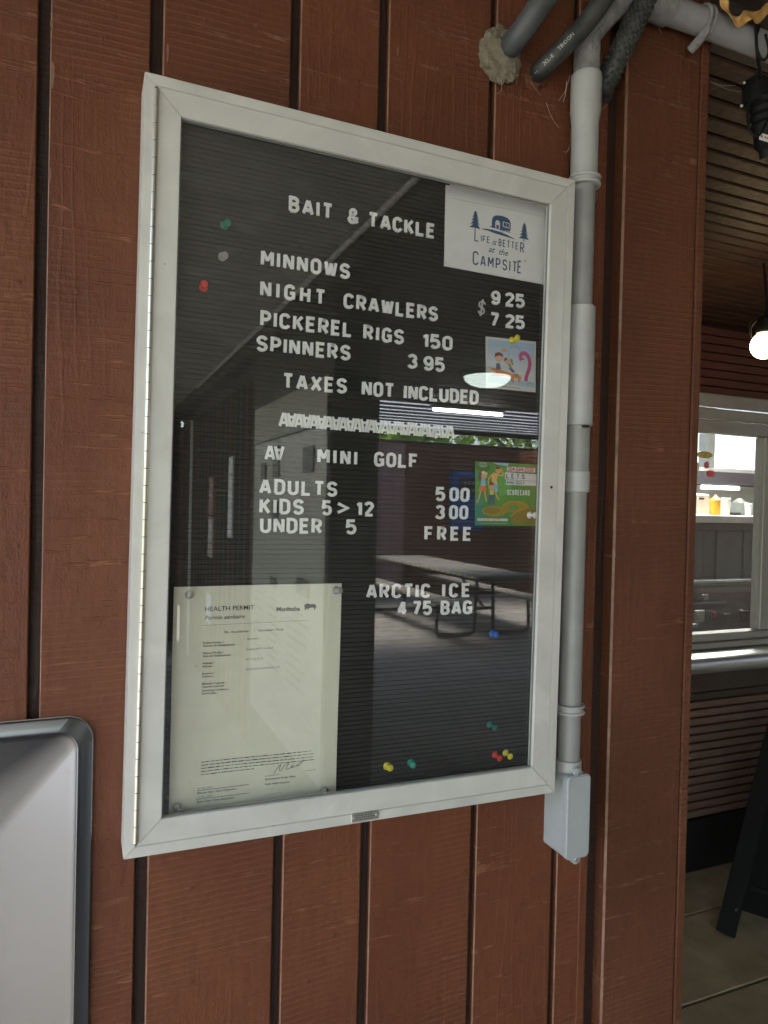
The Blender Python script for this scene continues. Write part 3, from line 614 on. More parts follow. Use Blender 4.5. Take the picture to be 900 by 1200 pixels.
# sandwich board
sb = empty('sandwich_board', (2.0, .95, 0), 'black folding sandwich board with a chain, standing in front of the hatch wall', 'sandwich board')
f0 = onZ(850, 1096, 0); t0 = onY(902, 885, f0.y + .10); dx = Vector((.50, -.86, 0)).normalized()
def sbp(nm, pts, r, m=M_black):
    bm = NB(); tube(bm, [Vector(p) - sb.location for p in pts], r, 4 if r > .012 else 8); return obj(nm, bm, m, sb)
def bar(nm, a, b, w, dpt):
    a = Vector(a) - sb.location; b = Vector(b) - sb.location; d = (b - a).normalized(); s = dx - d * dx.dot(d); s.normalize(); n = d.cross(s); bm = NB()
    v = [bm.verts.new(P + s * i * w + n * j * dpt) for P in (a, b) for i, j in ((-1, -1), (1, -1), (1, 1), (-1, 1))]
    for q in ((0, 1, 2, 3), (7, 6, 5, 4), (0, 4, 5, 1), (1, 5, 6, 2), (2, 6, 7, 3), (3, 7, 4, 0)): bm.faces.new([v[k] for k in q])
    bmesh.ops.bevel(bm, geom=bm.edges[:], offset=.003, segments=1, affect='EDGES'); return obj(nm, bm, M_black, sb)
Wd = .56; F0 = Vector((f0.x, f0.y, 0)); F1 = F0 + dx * Wd
T0 = F0 + (Vector(t0) - F0) * 1.22; T1 = T0 + dx * Wd
bar('leg', F0 + Vector((0, 0, .004)), T0, .032, .012); bar('leg', F1 + Vector((0, 0, .004)), T1, .032, .012)
bar('crossbar', F0.lerp(T0, .22) + dx * .04 , F0.lerp(T0, .23) + dx * .5, .01, .01)
B0 = F0 + Vector((.84, .30, 0)); B1 = B0 + dx * Wd
bar('leg', B0 + Vector((0, 0, .004)), T0 + Vector((.03, .01, 0)), .03, .012); bar('leg', B1 + Vector((0, 0, .004)), T1 + Vector((.03, .01, 0)), .03, .012)
bm = NB(); q = [F0.lerp(T0, .12) + dx * .03, F1.lerp(T1, .12) - dx * .03, F1.lerp(T1, .97) - dx * .03, F0.lerp(T0, .97) + dx * .03]; nn = (q[1] - q[0]).cross(q[3] - q[0]).normalized() * .005
v = [bm.verts.new(P - sb.location + nn * s) for s in (-1, 1) for P in q]
for k in ((3, 2, 1, 0), (4, 5, 6, 7), (0, 1, 5, 4), (1, 2, 6, 5), (2, 3, 7, 6), (3, 0, 4, 7)): bm.faces.new([v[i] for i in k])
obj('chalk_panel', bm, mat('black_chalk_panel', (.008, .008, .008), .7, Specular_IOR_Level=.15), sb)
c0 = F0.lerp(T0, .13) + Vector((-.02, -.03, 0)); c1 = B0 + Vector((-.05, 0, .22)); sbp('chain', spline([c0, c0.lerp(c1, .3) - Vector((0, 0, .06)), c0.lerp(c1, .65) - Vector((0, 0, .07)), c1], 8), .003, M_screw)
# ================================================================== THE NOTICE BOARD (local axes: x right, z up, front face at y = 0)
nb = empty('notice_board', (0, 0, 1.58), 'large glazed letter board in a beige white metal case listing bait and mini golf prices', 'notice board')
nb.rotation_euler = (0, .0085, 0)
FW, FH, SW, DW = .6089 / 2, .9144 / 2, .0137, .0282
def ringbar(side, X, Z, w, y0, y1, bev=.0007):
    """one mitred side of a rectangular frame: outer half sizes X, Z, width w"""
    o = {'T': [(-X, Z), (X, Z), (X - w, Z - w), (-X + w, Z - w)], 'B': [(-X, -Z), (-X + w, -Z + w), (X - w, -Z + w), (X, -Z)],
         'L': [(-X, -Z), (-X, Z), (-X + w, Z - w), (-X + w, -Z + w)], 'R': [(X, -Z), (X - w, -Z + w), (X - w, Z - w), (X, Z)]}[side]
    cx = sum(p[0] for p in o) / 4; cz = sum(p[1] for p in o) / 4; gp = .00022
    o2 = []
    for x, z in o: o2.append((x - math.copysign(gp, x - cx) if side in 'TB' else x, z - math.copysign(gp, z - cz) if side in 'LR' else z))
    bm = prism(NB(), o2, y0, y1); bmesh.ops.recalc_face_normals(bm, faces=bm.faces[:]); bmesh.ops.bevel(bm, geom=bm.edges[:], offset=bev, segments=2, affect='EDGES'); return bm
for s in 'TBLR':
    o = obj('case_side', ringbar(s, FW, FH, SW - .0004, .0, .0485), M_frame, nb)
for s in 'TBLR':
    o = obj('door_rail', ringbar(s, FW - SW, FH - SW, DW, .0, .0125), M_frame, nb)
obj('case_back', bx(-FW + .004, FW - .004, .040, .0485, -FH + .004, FH - .004), M_frame, nb)
for x0, x1, z0, z1 in ((-FW + SW, -FW + SW + .006, -FH + SW, FH - SW), (FW - SW - .006, FW - SW, -FH + SW, FH - SW), (-FW + SW + .0062, FW - SW - .0062, FH - SW - .006, FH - SW), (-FW + SW + .0062, FW - SW - .0062, -FH + SW, -FH + SW + .006)):
    obj('inner_lining', bx(x0, x1, .0135, .0395, z0, z1), M_frame, nb)
GX, GZ = FW - SW - DW, FH - SW - DW
obj('door_glass', bx(-GX - .006, GX + .006, GL, GL + .003, -GZ - .006, GZ + .006), M_glass, nb)
M_gask = mat('grey_rubber_gasket', (.16, .16, .15), .4)
for s in 'TBLR': obj('gasket', ringbar(s, GX + .0004, GZ + .0004, .0022, GL - .0022, GL - .0002, .0003), M_gask, nb)
# hinge
hx = -FW + SW - .0006
bm = NB(); tube(bm, [(0, 0, -.0096), (0, 0, .0096)], .0031, 12); kn = None; n = 44; zz = FH - SW - .004; st = 2 * zz / n
for i in range(n):
    z = -zz + (i + .5) * st
    if kn is None: kn = obj('hinge_knuckle', bm, M_hinge, nb, True, loc=(hx, -.0012, z)).data
    else: inst('hinge_knuckle', kn, nb, (hx, -.0012, z))
bm = NB(); tube(bm, [(hx, -.0012, -zz - .001), (hx, -.0012, zz + .001)], .0024, 10); obj('hinge_pin', bm, M_gap, nb)
# lock hole, maker's plate
lk = onB(646, 571, 0); bm = NB(); tube(bm, [(lk.x, -.0004, lk.z), (lk.x, .002, lk.z)], .0030, 16); lo = obj('lock', bm, M_hinge, nb); bm = NB(); tube(bm, [(lk.x, -.0009, lk.z), (lk.x, -.0002, lk.z)], .0021, 12); obj('keyhole', bm, M_gap, lo)
p0 = onB(412, 962, -.001); p1 = onB(443, 950, -.001)
mp_ = obj('maker_plate', bx(p0.x, p1.x + .001, -.0013, -.0002, -FH + .0025, -FH + .0135, .0003), M_hinge, nb)
bm = NB()
for r in range(3):
    xx = p0.x + .006
    while xx < p1.x - .007:
        w = random.uniform(.0012, .003); blob(bm, [(xx, -FH + .0045 + r * .0028), (xx + w, -FH + .0045 + r * .0028), (xx + w, -FH + .0058 + r * .0028), (xx, -FH + .0058 + r * .0028)], -.00145); xx += w + .0011
for v in bm.verts: v.co.y = -.00145
obj('plate_engraving', bm, M_inkg, mp_)
for xx in (p0.x + .003, p1.x - .002):
    bm = NB(); tube(bm, [(xx, -.0013, -FH + .008), (xx, -.0024, -FH + .008)], [.0016, .0010], 10); obj('rivet', bm, M_screw, mp_)
# grooved felt
bm = NB(); P = .00635; z = -FH + .012; prof = []
while z < FH - .012:
    prof += [(YF + .0028, z), (YF + .0028, z + .0012), (YF + .0003, z + .0014), (YF, z + .0019), (YF, z + P - .0012), (YF + .0003, z + P - .0006)]; z += P
prof.append((YF + .0022, z))
A = [bm.verts.new((-FW + .0075 + .0145, y, z)) for y, z in prof]; B = [bm.verts.new((FW - .0075 - .0145, y, z)) for y, z in prof]
for i in range(len(prof) - 1): bm.faces.new((A[i], B[i], B[i + 1], A[i + 1]))
lp = obj('letter_panel', bm, M_felt, nb); obj('panel_board', bx(-FW + .0075 + .0145, FW - .0075 - .0145, YF + .0034, YF + .0055, -FH + .012, FH - .012), M_gap, nb)
# letters: word, start of baseline, end of baseline (measured)
LY = YF - .0028; HC = .0205; T_ = .192
WORDS = [('BAIT', (338.8, 247.3), (390, 257.1)), ('&', (407.9, 260.5), (420.9, 262.5)), ('TACKLE', (432, 265.3), (509.8, 279.5)),
 ('MINNOWS', (305.9, 310.7), (410.2, 327.3)), ('NIGHT', (305.2, 346.7), (381.4, 357.8)), ('CRAWLERS', (403.2, 360.8), (513.4, 376.9)),
 ('PICKEREL', (305.2, 381.8), (412.8, 395.4)), ('RIGS', (426.3, 397.6), (473.4, 403.9)), ('150', (495.6, 406.9), (530.3, 411)),
 ('SPINNERS', (300.8, 411), (410.9, 422.6)), ('3', (478, 431.3), (489.8, 432.2)), ('95', (497, 433.7), (521.3, 436.2)),
 ('9', (576.1, 356), (586.7, 357.2)), ('25', (592.2, 358.2), (615.1, 361)), ('7', (575.1, 381.7), (585.2, 382.7)), ('25', (592.2, 383.5), (615.1, 386.3)),
 ('TAXES', (331.5, 455), (406.5, 461.3)), ('NOT', (424.6, 463.3), (462.1, 466.6)), ('INCLUDED', (473.7, 467.6), (560.9, 474.2)),
 ('MINI', (372.5, 543), (418.7, 545.9)), ('GOLF', (439, 546.6), (489.6, 548.9)),
 ('ADULTS', (304.2, 579), (395.2, 582.3)), ('KIDS', (304.2, 602.1), (356.1, 603.5)), ('5', (377.5, 604), (389, 604.2)), ('>', (394.9, 604.2), (411.8, 604.6)), ('12', (418, 605), (438.1, 605.5)),
 ('UNDER', (305.1, 624.7), (377.5, 625.9)), ('5', (405.9, 626.3), (418, 626.5)), ('5', (511.1, 587.2), (522.3, 587.5)), ('00', (527.6, 587.6), (550.2, 588)),
 ('3', (510.6, 608.4), (522.1, 608.5)), ('00', (527.1, 608.6), (548.8, 608.9)), ('FREE', (498.1, 633.6), (552.5, 633.9)),
 ('ARCTIC', (429.8, 701.6), (504.4, 701)), ('ICE', (519, 700.4), (551.2, 699.9)), ('4', (465.9, 721.6), (478.3, 721.4)), ('75', (483.6, 721.3), (506.2, 721)), ('BAG', (517.2, 720.8), (553.3, 720.2))]
_gc = {}
def letter(ch, x, z, h, sx=1.0, flip=False, t=T_, rot=0.0, m=None, y=LY):
    key = (ch, round(h, 4), round(sx, 2), flip, t)
    if key not in _gc:
        bm = NB(); glyph_bm(bm, ch, h, t, -.0, YF - LY + .0008, 0, 0, sx, flip); o = obj('letter', bm, m or M_letter, nb); _gc[key] = o.data; o.location = (x, y, z)
    else: o = inst('letter', _gc[key], nb, (x, y, z))
    o.rotation_euler = (0, rot, 0); return o
for wd, a, b in WORDS:
    A = onB(*a, LY); B = onB(*b, LY); Lw = B.x - A.x; sw = [gw(c, HC, T_) for c in wd]
    sx = 1.0
    if len(wd) > 1:
        gap = (Lw - sum(sw)) / (len(wd) - 1)
        if wd.isdigit() and gap > .0032: sx = min(1.3, 1 + (gap - .0032) * (len(wd) - 1) / (.46 * HC * len(wd))); sw = [gw(c, HC, T_, sx) for c in wd]; gap = (Lw - sum(sw)) / (len(wd) - 1)
        if gap < .0028: sx = max(.7, (Lw - .0028 * (len(wd) - 1) - len(wd) * T_ * HC) / (sum(sw) - len(wd) * T_ * HC)); sw = [gw(c, HC, T_, sx) for c in wd]; gap = (Lw - sum(sw)) / (len(wd) - 1)
    else: gap = 0; sx = min(1.15, max(.8, (Lw - T_ * HC) / max(GL_[wd][0] * HC, .001))) if GL_[wd][0] > 0 else 1
    x = A.x
    for c, w in zip(wd, sw):
        z = A.z + (B.z - A.z) * ((x - A.x) / max(Lw, .001)); letter(c, x, z, HC, round(sx, 2), rot=random.uniform(-.018, .018)); x += w + gap
# zigzag rows of upright and upside down As
A = onB(326.7, 500.3, LY); B = onB(533.4, 515.3, LY); n = 25; wA = gw('A', HC, .165, .90)
for i in range(n):
    x = A.x + (B.x - A.x - wA) * i / (n - 1); letter('A', x, A.z + (B.z - A.z) * i / (n - 1), HC, .90, t=.165, flip=i % 2 == 1, y=LY - (i % 2) * .0004)
A = onB(310.4, 539.3, LY); B = onB(333, 540.8, LY); letter('A', A.x, A.z, HC, .90, t=.165, y=LY); letter('A', B.x - wA, A.z, HC, .90, t=.165, flip=True, y=LY - .0004)
A = onB(559.9, 369.3, LY); B = onB(570.2, 350, LY)
hh = B.z - A.z; o = letter('$', A.x, A.z, round(hh, 4), .80, t=.06, m=M_thin, rot=.12)

# ------------------------------------------------------------------ papers pinned on the felt (each a thing of its own)
def sheet(name, label, cat, c, m, curl, thick=.0006, nx=14, nz=18, lift=.0, corner=0.0):
    """c: four pixel corners TL TR BR BL; returns (object, mapper(u,v)->local point on the front face); u right 0..1, v up 0..1"""
    Y0 = YF - .0012 - lift
    q = [onB(*p, Y0) for p in c]; TL, TR, BR, BL = q; ctr = (TL + TR + BR + BL) / 4; ctr.y = Y0
    def mp(u, v, off=0.0):
        p = BL * (1 - u) * (1 - v) + BR * u * (1 - v) + TR * u * v + TL * (1 - u) * v - ctr; p.y = -curl(u, v) - off; return p
    bm = NB(); g_ = [[bm.verts.new(mp(i / nx, j / nz)) for j in range(nz + 1)] for i in range(nx + 1)]; g2 = [[bm.verts.new(mp(i / nx, j / nz, -thick)) for j in range(nz + 1)] for i in range(nx + 1)]
    for i in range(nx):
        for j in range(nz):
            if corner and (i in (0, nx - 1)) and j == nz - 1: pass
            bm.faces.new((g_[i][j], g_[i + 1][j], g_[i + 1][j + 1], g_[i][j + 1])); bm.faces.new((g2[i][j + 1], g2[i + 1][j + 1], g2[i + 1][j], g2[i][j]))
    for i in range(nx):
        bm.faces.new((g_[i][0], g2[i][0], g2[i + 1][0], g_[i + 1][0])); bm.faces.new((g_[i][nz], g_[i + 1][nz], g2[i + 1][nz], g2[i][nz]))
    for j in range(nz):
        bm.faces.new((g_[0][j], g_[0][j + 1], g2[0][j + 1], g2[0][j])); bm.faces.new((g_[nx][j], g2[nx][j], g2[nx][j + 1], g_[nx][j + 1]))
    if corner:
        cv = [g_[0][nz], g_[nx][nz], g2[0][nz], g2[nx][nz]]
        es = [e for v in (g_[0][nz], g_[nx][nz]) for e in v.link_edges if e.other_vert(v) in cv]
        bmesh.ops.bevel(bm, geom=es, offset=corner, segments=5, affect='EDGES')
    o = obj(name, bm, m, None, True); o.matrix_world = BM @ Matrix.Translation(ctr); tag(o, label, cat)
    W = ((TR - TL).length + (BR - BL).length) / 2; H = ((TL - BL).length + (TR - BR).length) / 2
    return o, mp, W, H
def printed(name, parent, mp, W, H, draw, m, off=.0004):
    """draw(bm) makes flat art in sheet units (metres from the lower left corner); it is laid on the sheet"""
    bm = NB(); draw(bm)
    for v in bm.verts: v.co = mp(v.co.x / W, v.co.z / H, off + max(0, -v.co.y))
    me = bpy.data.meshes.new(name); bm.to_mesh(me); bm.free(); me.materials.append(m)
    o = bpy.data.objects.new(name, me); COL.objects.link(o); o.parent = parent; return o
# health permit
cp = lambda u, v: .0016 + .0016 * math.sin(u * 5.2 + 1) * v + .0035 * max(0, .12 - v) / .12 * math.sin(math.pi * u) ** 2 + .0008 * math.sin(9 * u + 7 * v)
hp_, mpp, W, H = sheet('health_permit', 'cream health permit sheet pinned in the lower left corner of the letter board', 'permit', ((203.5, 687.5), (400, 683.5), (393, 931), (197.5, 955.5)), M_paper, cp, nx=28, nz=36)
k = W / .2159
def bold(bm):
    font_text(bm, 'HEALTH PERMIT', .037 * k, .2510 * k, .0082 * k, 0, 1.05, bold=.00005)
    line(bm, [(.036 * k, .2335 * k), (.172 * k, .2345 * k)], .0003, 0)
def perm(bm):
    font_text(bm, 'Permis sanitaire', .037 * k, .2405 * k, .0074 * k, 0, 1.05, shear=.3, bold=.00004)
    font_text(bm, 'FA - Food Service      /    Concession / Kiosk', .062 * k, .2225 * k, .0042 * k, 0, bold=.00006)
    z = .2105
    for a, b, c in (('Facility Number /', 'Numero de l\'etablissement', '155-23992'), ('Name of Facility /', 'Nom de l\'etablissement', 'Seasonal Park Concession'), ('Address /', 'Adresse :', 'NE 17-22-25 W'), ('Issued to /', 'Delivre a :', 'SEASONED ENTERPRISES LTD'), ('Maximum Capacity /', 'Capacite maximale :', ''), ('Operating Conditions /', 'Restrictions :', '')):
        font_text(bm, a, .036 * k, z * k, .0036 * k, 0, bold=.00007); font_text(bm, b, .036 * k, (z - .0038) * k, .0036 * k, 0, bold=.00007)
        if c: font_text(bm, c, .090 * k, (z + .002) * k, .0034 * k, 0)
        z -= .0085 if c == '' else .0128
    # illegible fine print block
    rr = random.Random(3)
    for r in range(5):
        x = .0375; e = .178 if r < 4 else .10
        while x < e:
            w = rr.uniform(.002, .009); line(bm, [(x * k, (.0625 - r * .0039) * k), ((x + w) * k, (.0625 - r * .0039) * k)], .0013 * rr.uniform(.6, 1), 0); x += w + .0013
    for r in range(2):
        line(bm, [(.033 * k, (.0275 - r * .0105) * k), (.098 * k, (.0275 - r * .0105) * k)], .0006, 0)
        font_text(bm, ('Effective Date / Date d\'inspection', 'Expiry Date / Date d\'expiration')[r], .033 * k, (.0232 - r * .0105) * k, .0036 * k, 0, bold=.00006); font_text(bm, ('01-May-2023', '31-Mar-2024')[r], .034 * k, (.0288 - r * .0105) * k, .0034 * k, 0)
    line(bm, [(.119 * k, .0355 * k), (.186 * k, .0375 * k)], .0005, 0)
    for r, s in enumerate(('Environmental Health Officer', 'Public Health Inspector', '-- --- ----', '--------------------')): font_text(bm, s, .119 * k, (.0305 - r * .0062) * k, .0034 * k, 0, bold=.00005 if r < 2 else 0)
printed('bold_print', hp_, mpp, W, H, bold, M_ink); printed('fine_print', hp_, mpp, W, H, perm, ink((.06, .06, .055)))
def logo(bm):
    font_text(bm, 'Manitoba', .128 * k, .2475 * k, .0078 * k, 0, 1.08, bold=.00022)
    b = [(0, 0), (0, 2.2), (-.6, 3), (-.3, 4.4), (.8, 5.3), (2.4, 5.9), (4, 5.1), (6, 5.0), (8.2, 5.2), (9.6, 4.4), (10, 2.8), (10.4, 1.6), (9.9, 1.4), (9.5, 2.6), (9.2, 0), (8.5, 0), (8.3, 1.9), (6, 2), (3.4, 1.6), (3.2, 0), (2.6, 0), (2.4, 1.5), (1.2, 1.0), (.6, .1)]
    blob(bm, [((.1660 + x * .00150) * k, (.2480 + z * .0015) * k) for x, z in b], 0)
    sg = [(.130, .038), (.134, .044), (.139, .049), (.137, .043), (.139, .0405), (.143, .046), (.150, .051), (.146, .043), (.150, .0425), (.156, .047), (.153, .043), (.160, .0455), (.170, .052), (.165, .0465), (.160, .0445)]
    line(bm, [(p.x, p.z) for p in spline([(a * k, 0, b * k) for a, b in sg], 5)], .0007, 0)
printed('province_logo_and_signature', hp_, mpp, W, H, logo, M_ink)
# campsite card
cc = lambda u, v: .001 + .0006 * u
cs, mpc, W, H = sheet('campsite_card', 'white plastic card with navy camper trailer and pine trees, top right of the letter board', 'card', ((522.3, 211), (644.5, 237.5), (640.3, 334.3), (520.3, 311.8)), M_card, cc, .0015, 10, 10, .0, .007)
u = lambda X, Z: (W * X, H * Z)
def camp(bm):
    for (cx, zb, hh, ww) in ((.275, .50, .215, .052), (.747, .485, .205, .050)):
        pts = [(0, 1.0)]; n = 5
        for i in range(n):
            y = 1 - (i + 1) / n * .97; w = .26 + .74 * (i + 1) / n; pts += [(w, y), (w * .42, y + .045)]
        pts = pts[:-1] + [(0, .06)]; full = pts + [(-x * (.9 if j % 2 else 1.05), z) for j, (x, z) in enumerate(reversed(pts[1:-1]))]
        blob(bm, [u(cx + x * ww, zb + z * hh) for x, z in full], 0)
    line(bm, [u(.275, .40), u(.275, .52)], .0015, 0); line(bm, [u(.747, .46), u(.747, .50)], .0015, 0)
    blob(bm, [u(.33, .513), u(.36, .524), u(.43, .530), u(.50, .524), u(.58, .505), u(.67, .468), u(.56, .480), u(.45, .495), u(.40, .508)], 0)
    cam_ = [(.43, .555), (.43, .64), (.437, .675), (.455, .70), (.485, .712), (.53, .715), (.575, .705), (.60, .685), (.612, .65), (.613, .58), (.605, .55)]
    blob(bm, [u(*p) for p in cam_], 0); line(bm, [u(.412, .566), u(.43, .560), u(.612, .538)], .0011, 0)
    for i_ in range(8): line(bm, [u(.53 + .012 * math.cos(i_ * .785), .535 + .022 * math.sin(i_ * .785)), u(.53 + .012 * math.cos((i_ + 1) * .785), .535 + .022 * math.sin((i_ + 1) * .785))], .0007, 0)
    stroke_text(bm, 'L', W * .270, H * .355, .0140, .12, 0, 0, .1, .95); stroke_text(bm, 'IFE', W * .332, H * .362, .0098, .145, 0, 0, .17, .85)
    stroke_text(bm, 'BETTE', W * .500, H * .352, .0108, .135, 0, 0, .19, .74); stroke_text(bm, 'R', W * .712, H * .325, .0155, .12, 0, 0, .14, .72)
    font_text(bm, 'is', W * .437, H * .355, .0125, 0, .9, shear=.35, bold=.00012); font_text(bm, 'at', W * .405, H * .262, .0125, 0, 1.0, shear=.35, bold=.00012); font_text(bm, 'the', W * .500, H * .255, .0125, 0, 1.0, shear=.35, bold=.00012)
    stroke_text(bm, 'C', W * .258, H * .075, .0205, .115, 0, 0, .1, .78); stroke_text(bm, 'AMPSIT', W * .332, H * .078, .0162, .135, 0, 0, .205, .78); stroke_text(bm, 'E', W * .692, H * .075, .0190, .115, 0, 0, .1, .62)
    font_text(bm, '\u00ae', W * .757, H * .225, .005, 0)
printed('campsite_print', cs, mpc, W, H, camp, M_navy, .0003)
def campw(bm):
    blob(bm, [u(.463, .560), u(.463, .625), u(.472, .648), u(.487, .655), u(.502, .643), u(.508, .62), u(.508, .553)], -.00012); blob(bm, [u(.535, .59), u(.535, .652), u(.600, .645), u(.600, .58)], -.00012)
printed('camper_windows', cs, mpc, W, H, campw, ink((.72, .71, .68)), .0003)
def campb(bm):
    blob(bm, [u(.473, .562), u(.473, .598), u(.498, .594), u(.498, .557)], -.0002); blob(bm, [u(.543, .598), u(.543, .643), u(.566, .640), u(.566, .595)], -.0002); blob(bm, [u(.570, .594), u(.570, .639), u(.593, .636), u(.593, .590)], -.0002)
printed('camper_door', cs, mpc, W, H, campb, M_navy, .0003)
printed('crease', cs, mpc, W, H, lambda bm: line(bm, [u(.05, .80), u(.945, .815)], .0005, 0), ink((.42, .41, .38)), .0003)
bm = NB(); tube(bm, [u_ for u_ in (mpc(.60, .99, .004), mpc(.565, .955, .001), mpc(.53, .925, .004))], .0012, 8); obj('hanging_hook', bm, M_thin, cs)

# cartoon postcard: generic figures fishing from a dock and a pink worm
mc, mpm, W, H = sheet('cartoon_postcard', 'small colourful cartoon print of children fishing and a pink worm, held by a yellow pin', 'postcard', ((568.7, 394.3), (627.2, 400.8), (626.7, 460), (569.3, 454.4)), paper('postcard_white', (.62, .61, .56), .03), lambda u, v: .0008 + .0012 * u, .0004, 8, 8)
u = lambda X, Z: (W * X, H * Z)
def art(parent, mp, W, H, items):
    for i, (col, fn) in enumerate(items): printed('printed_shape', parent, mp, W, H, fn, ink(col), .0002 + i * .00007)
sk = [((.36 + .25 * j / 4, .47 + .15 * j / 4, .60 + .02 * j / 4), (lambda j: lambda bm: blob(bm, [u(.04, .95 - .14 * j), u(.96, .95 - .14 * j), u(.96, .80 - .14 * j - (.04 if j < 4 else .05)), u(.04, .80 - .14 * j - (.04 if j < 4 else .05))], 0))(j)) for j in range(5)]
art(mc, mpm, W, H, sk + [
 ((.36, .50, .56), lambda bm: blob(bm, [u(.04, .24), u(.96, .20), u(.96, .09), u(.04, .11)], 0)),
 ((.55, .10, .06), lambda bm: blob(bm, [u(.06, .24), u(.20, .33), u(.36, .31), u(.40, .27), u(.22, .24)], 0)),
 ((.70, .25, .08), lambda bm: (blob(bm, [u(.05, .38), u(.12, .40), u(.70, .28), u(.70, .23), u(.5, .24), u(.3, .30)], 0), blob(bm, [u(.48, .25), u(.55, .25), u(.55, .14), u(.50, .15)], 0), blob(bm, [u(.63, .25), u(.69, .25), u(.67, .15), u(.64, .16)], 0))),
 ((.42, .30, .10), lambda bm: line(bm, [u(.03, .41), u(.30, .37), u(.72, .30)], .0006, 0)),
 ((.10, .12, .22), lambda bm: (blob(bm, [u(.19, .38), u(.20, .50), u(.27, .50), u(.29, .38)], 0), blob(bm, [u(.44, .42), u(.50, .44), u(.58, .36), u(.52, .34)], 0))),
 ((.62, .40, .28), lambda bm: (blob(bm, [u(*p) for p in ell(.25, .60, .08, .075)], 0), blob(bm, [u(*p) for p in ell(.42, .55, .06, .06)], 0))),
 ((.20, .045, .03), lambda bm: (blob(bm, [u(.16, .61), u(.18, .69), u(.25, .72), u(.32, .69), u(.34, .63), u(.26, .655)], 0), blob(bm, [u(.35, .55), u(.36, .61), u(.42, .63), u(.40, .57)], 0))),
 ((.26, .26, .12), lambda bm: (blob(bm, [u(*p) for p in ell(.60, .30, .045, .03)], 0), blob(bm, [u(.42, .50), u(.47, .52), u(.52, .42), u(.47, .41)], 0), blob(bm, [u(.47, .60), u(.51, .62), u(.54, .49), u(.50, .49)], 0))),
 ((.62, .36, .10), lambda bm: blob(bm, [u(.29, .76), u(.34, .80), u(.41, .78), u(.40, .74), u(.33, .73)], 0)),
 ((.52, .09, .22), lambda bm: line(bm, [(p.x, p.z) for p in spline([(W * a, 0, H * b) for a, b in ((.70, .60), (.67, .67), (.70, .73), (.78, .74), (.85, .66), (.87, .54), (.84, .40), (.80, .30), (.79, .20))], 5)], .0062, 0)),
 ((.30, .04, .12), lambda bm: (blob(bm, [u(*p) for p in ell(.735, .63, .018, .018, 10)], 0), [line(bm, [u(.82 - j * .005, .62 - j * .08), u(.88 - j * .008, .60 - j * .08)], .0004, 0) for j in range(5)])),
 ((.05, .05, .05), lambda bm: (line(bm, [(p.x, p.z) for p in spline([(W * a, 0, H * b) for a, b in ((.46, .56), (.44, .74), (.50, .84), (.62, .85), (.68, .76), (.70, .70))], 5)], .0003, 0), line(bm, [u(.80, .14), u(.86, .17), u(.93, .15)], .0004, 0), line(bm, [u(.88, .24), u(.92, .29)], .0004, 0), [line(bm, [u(.31 + j * .045, .053 - j * .001), u(.34 + j * .045, .052 - j * .001)], .0009, 0) for j in range(8)])),
])
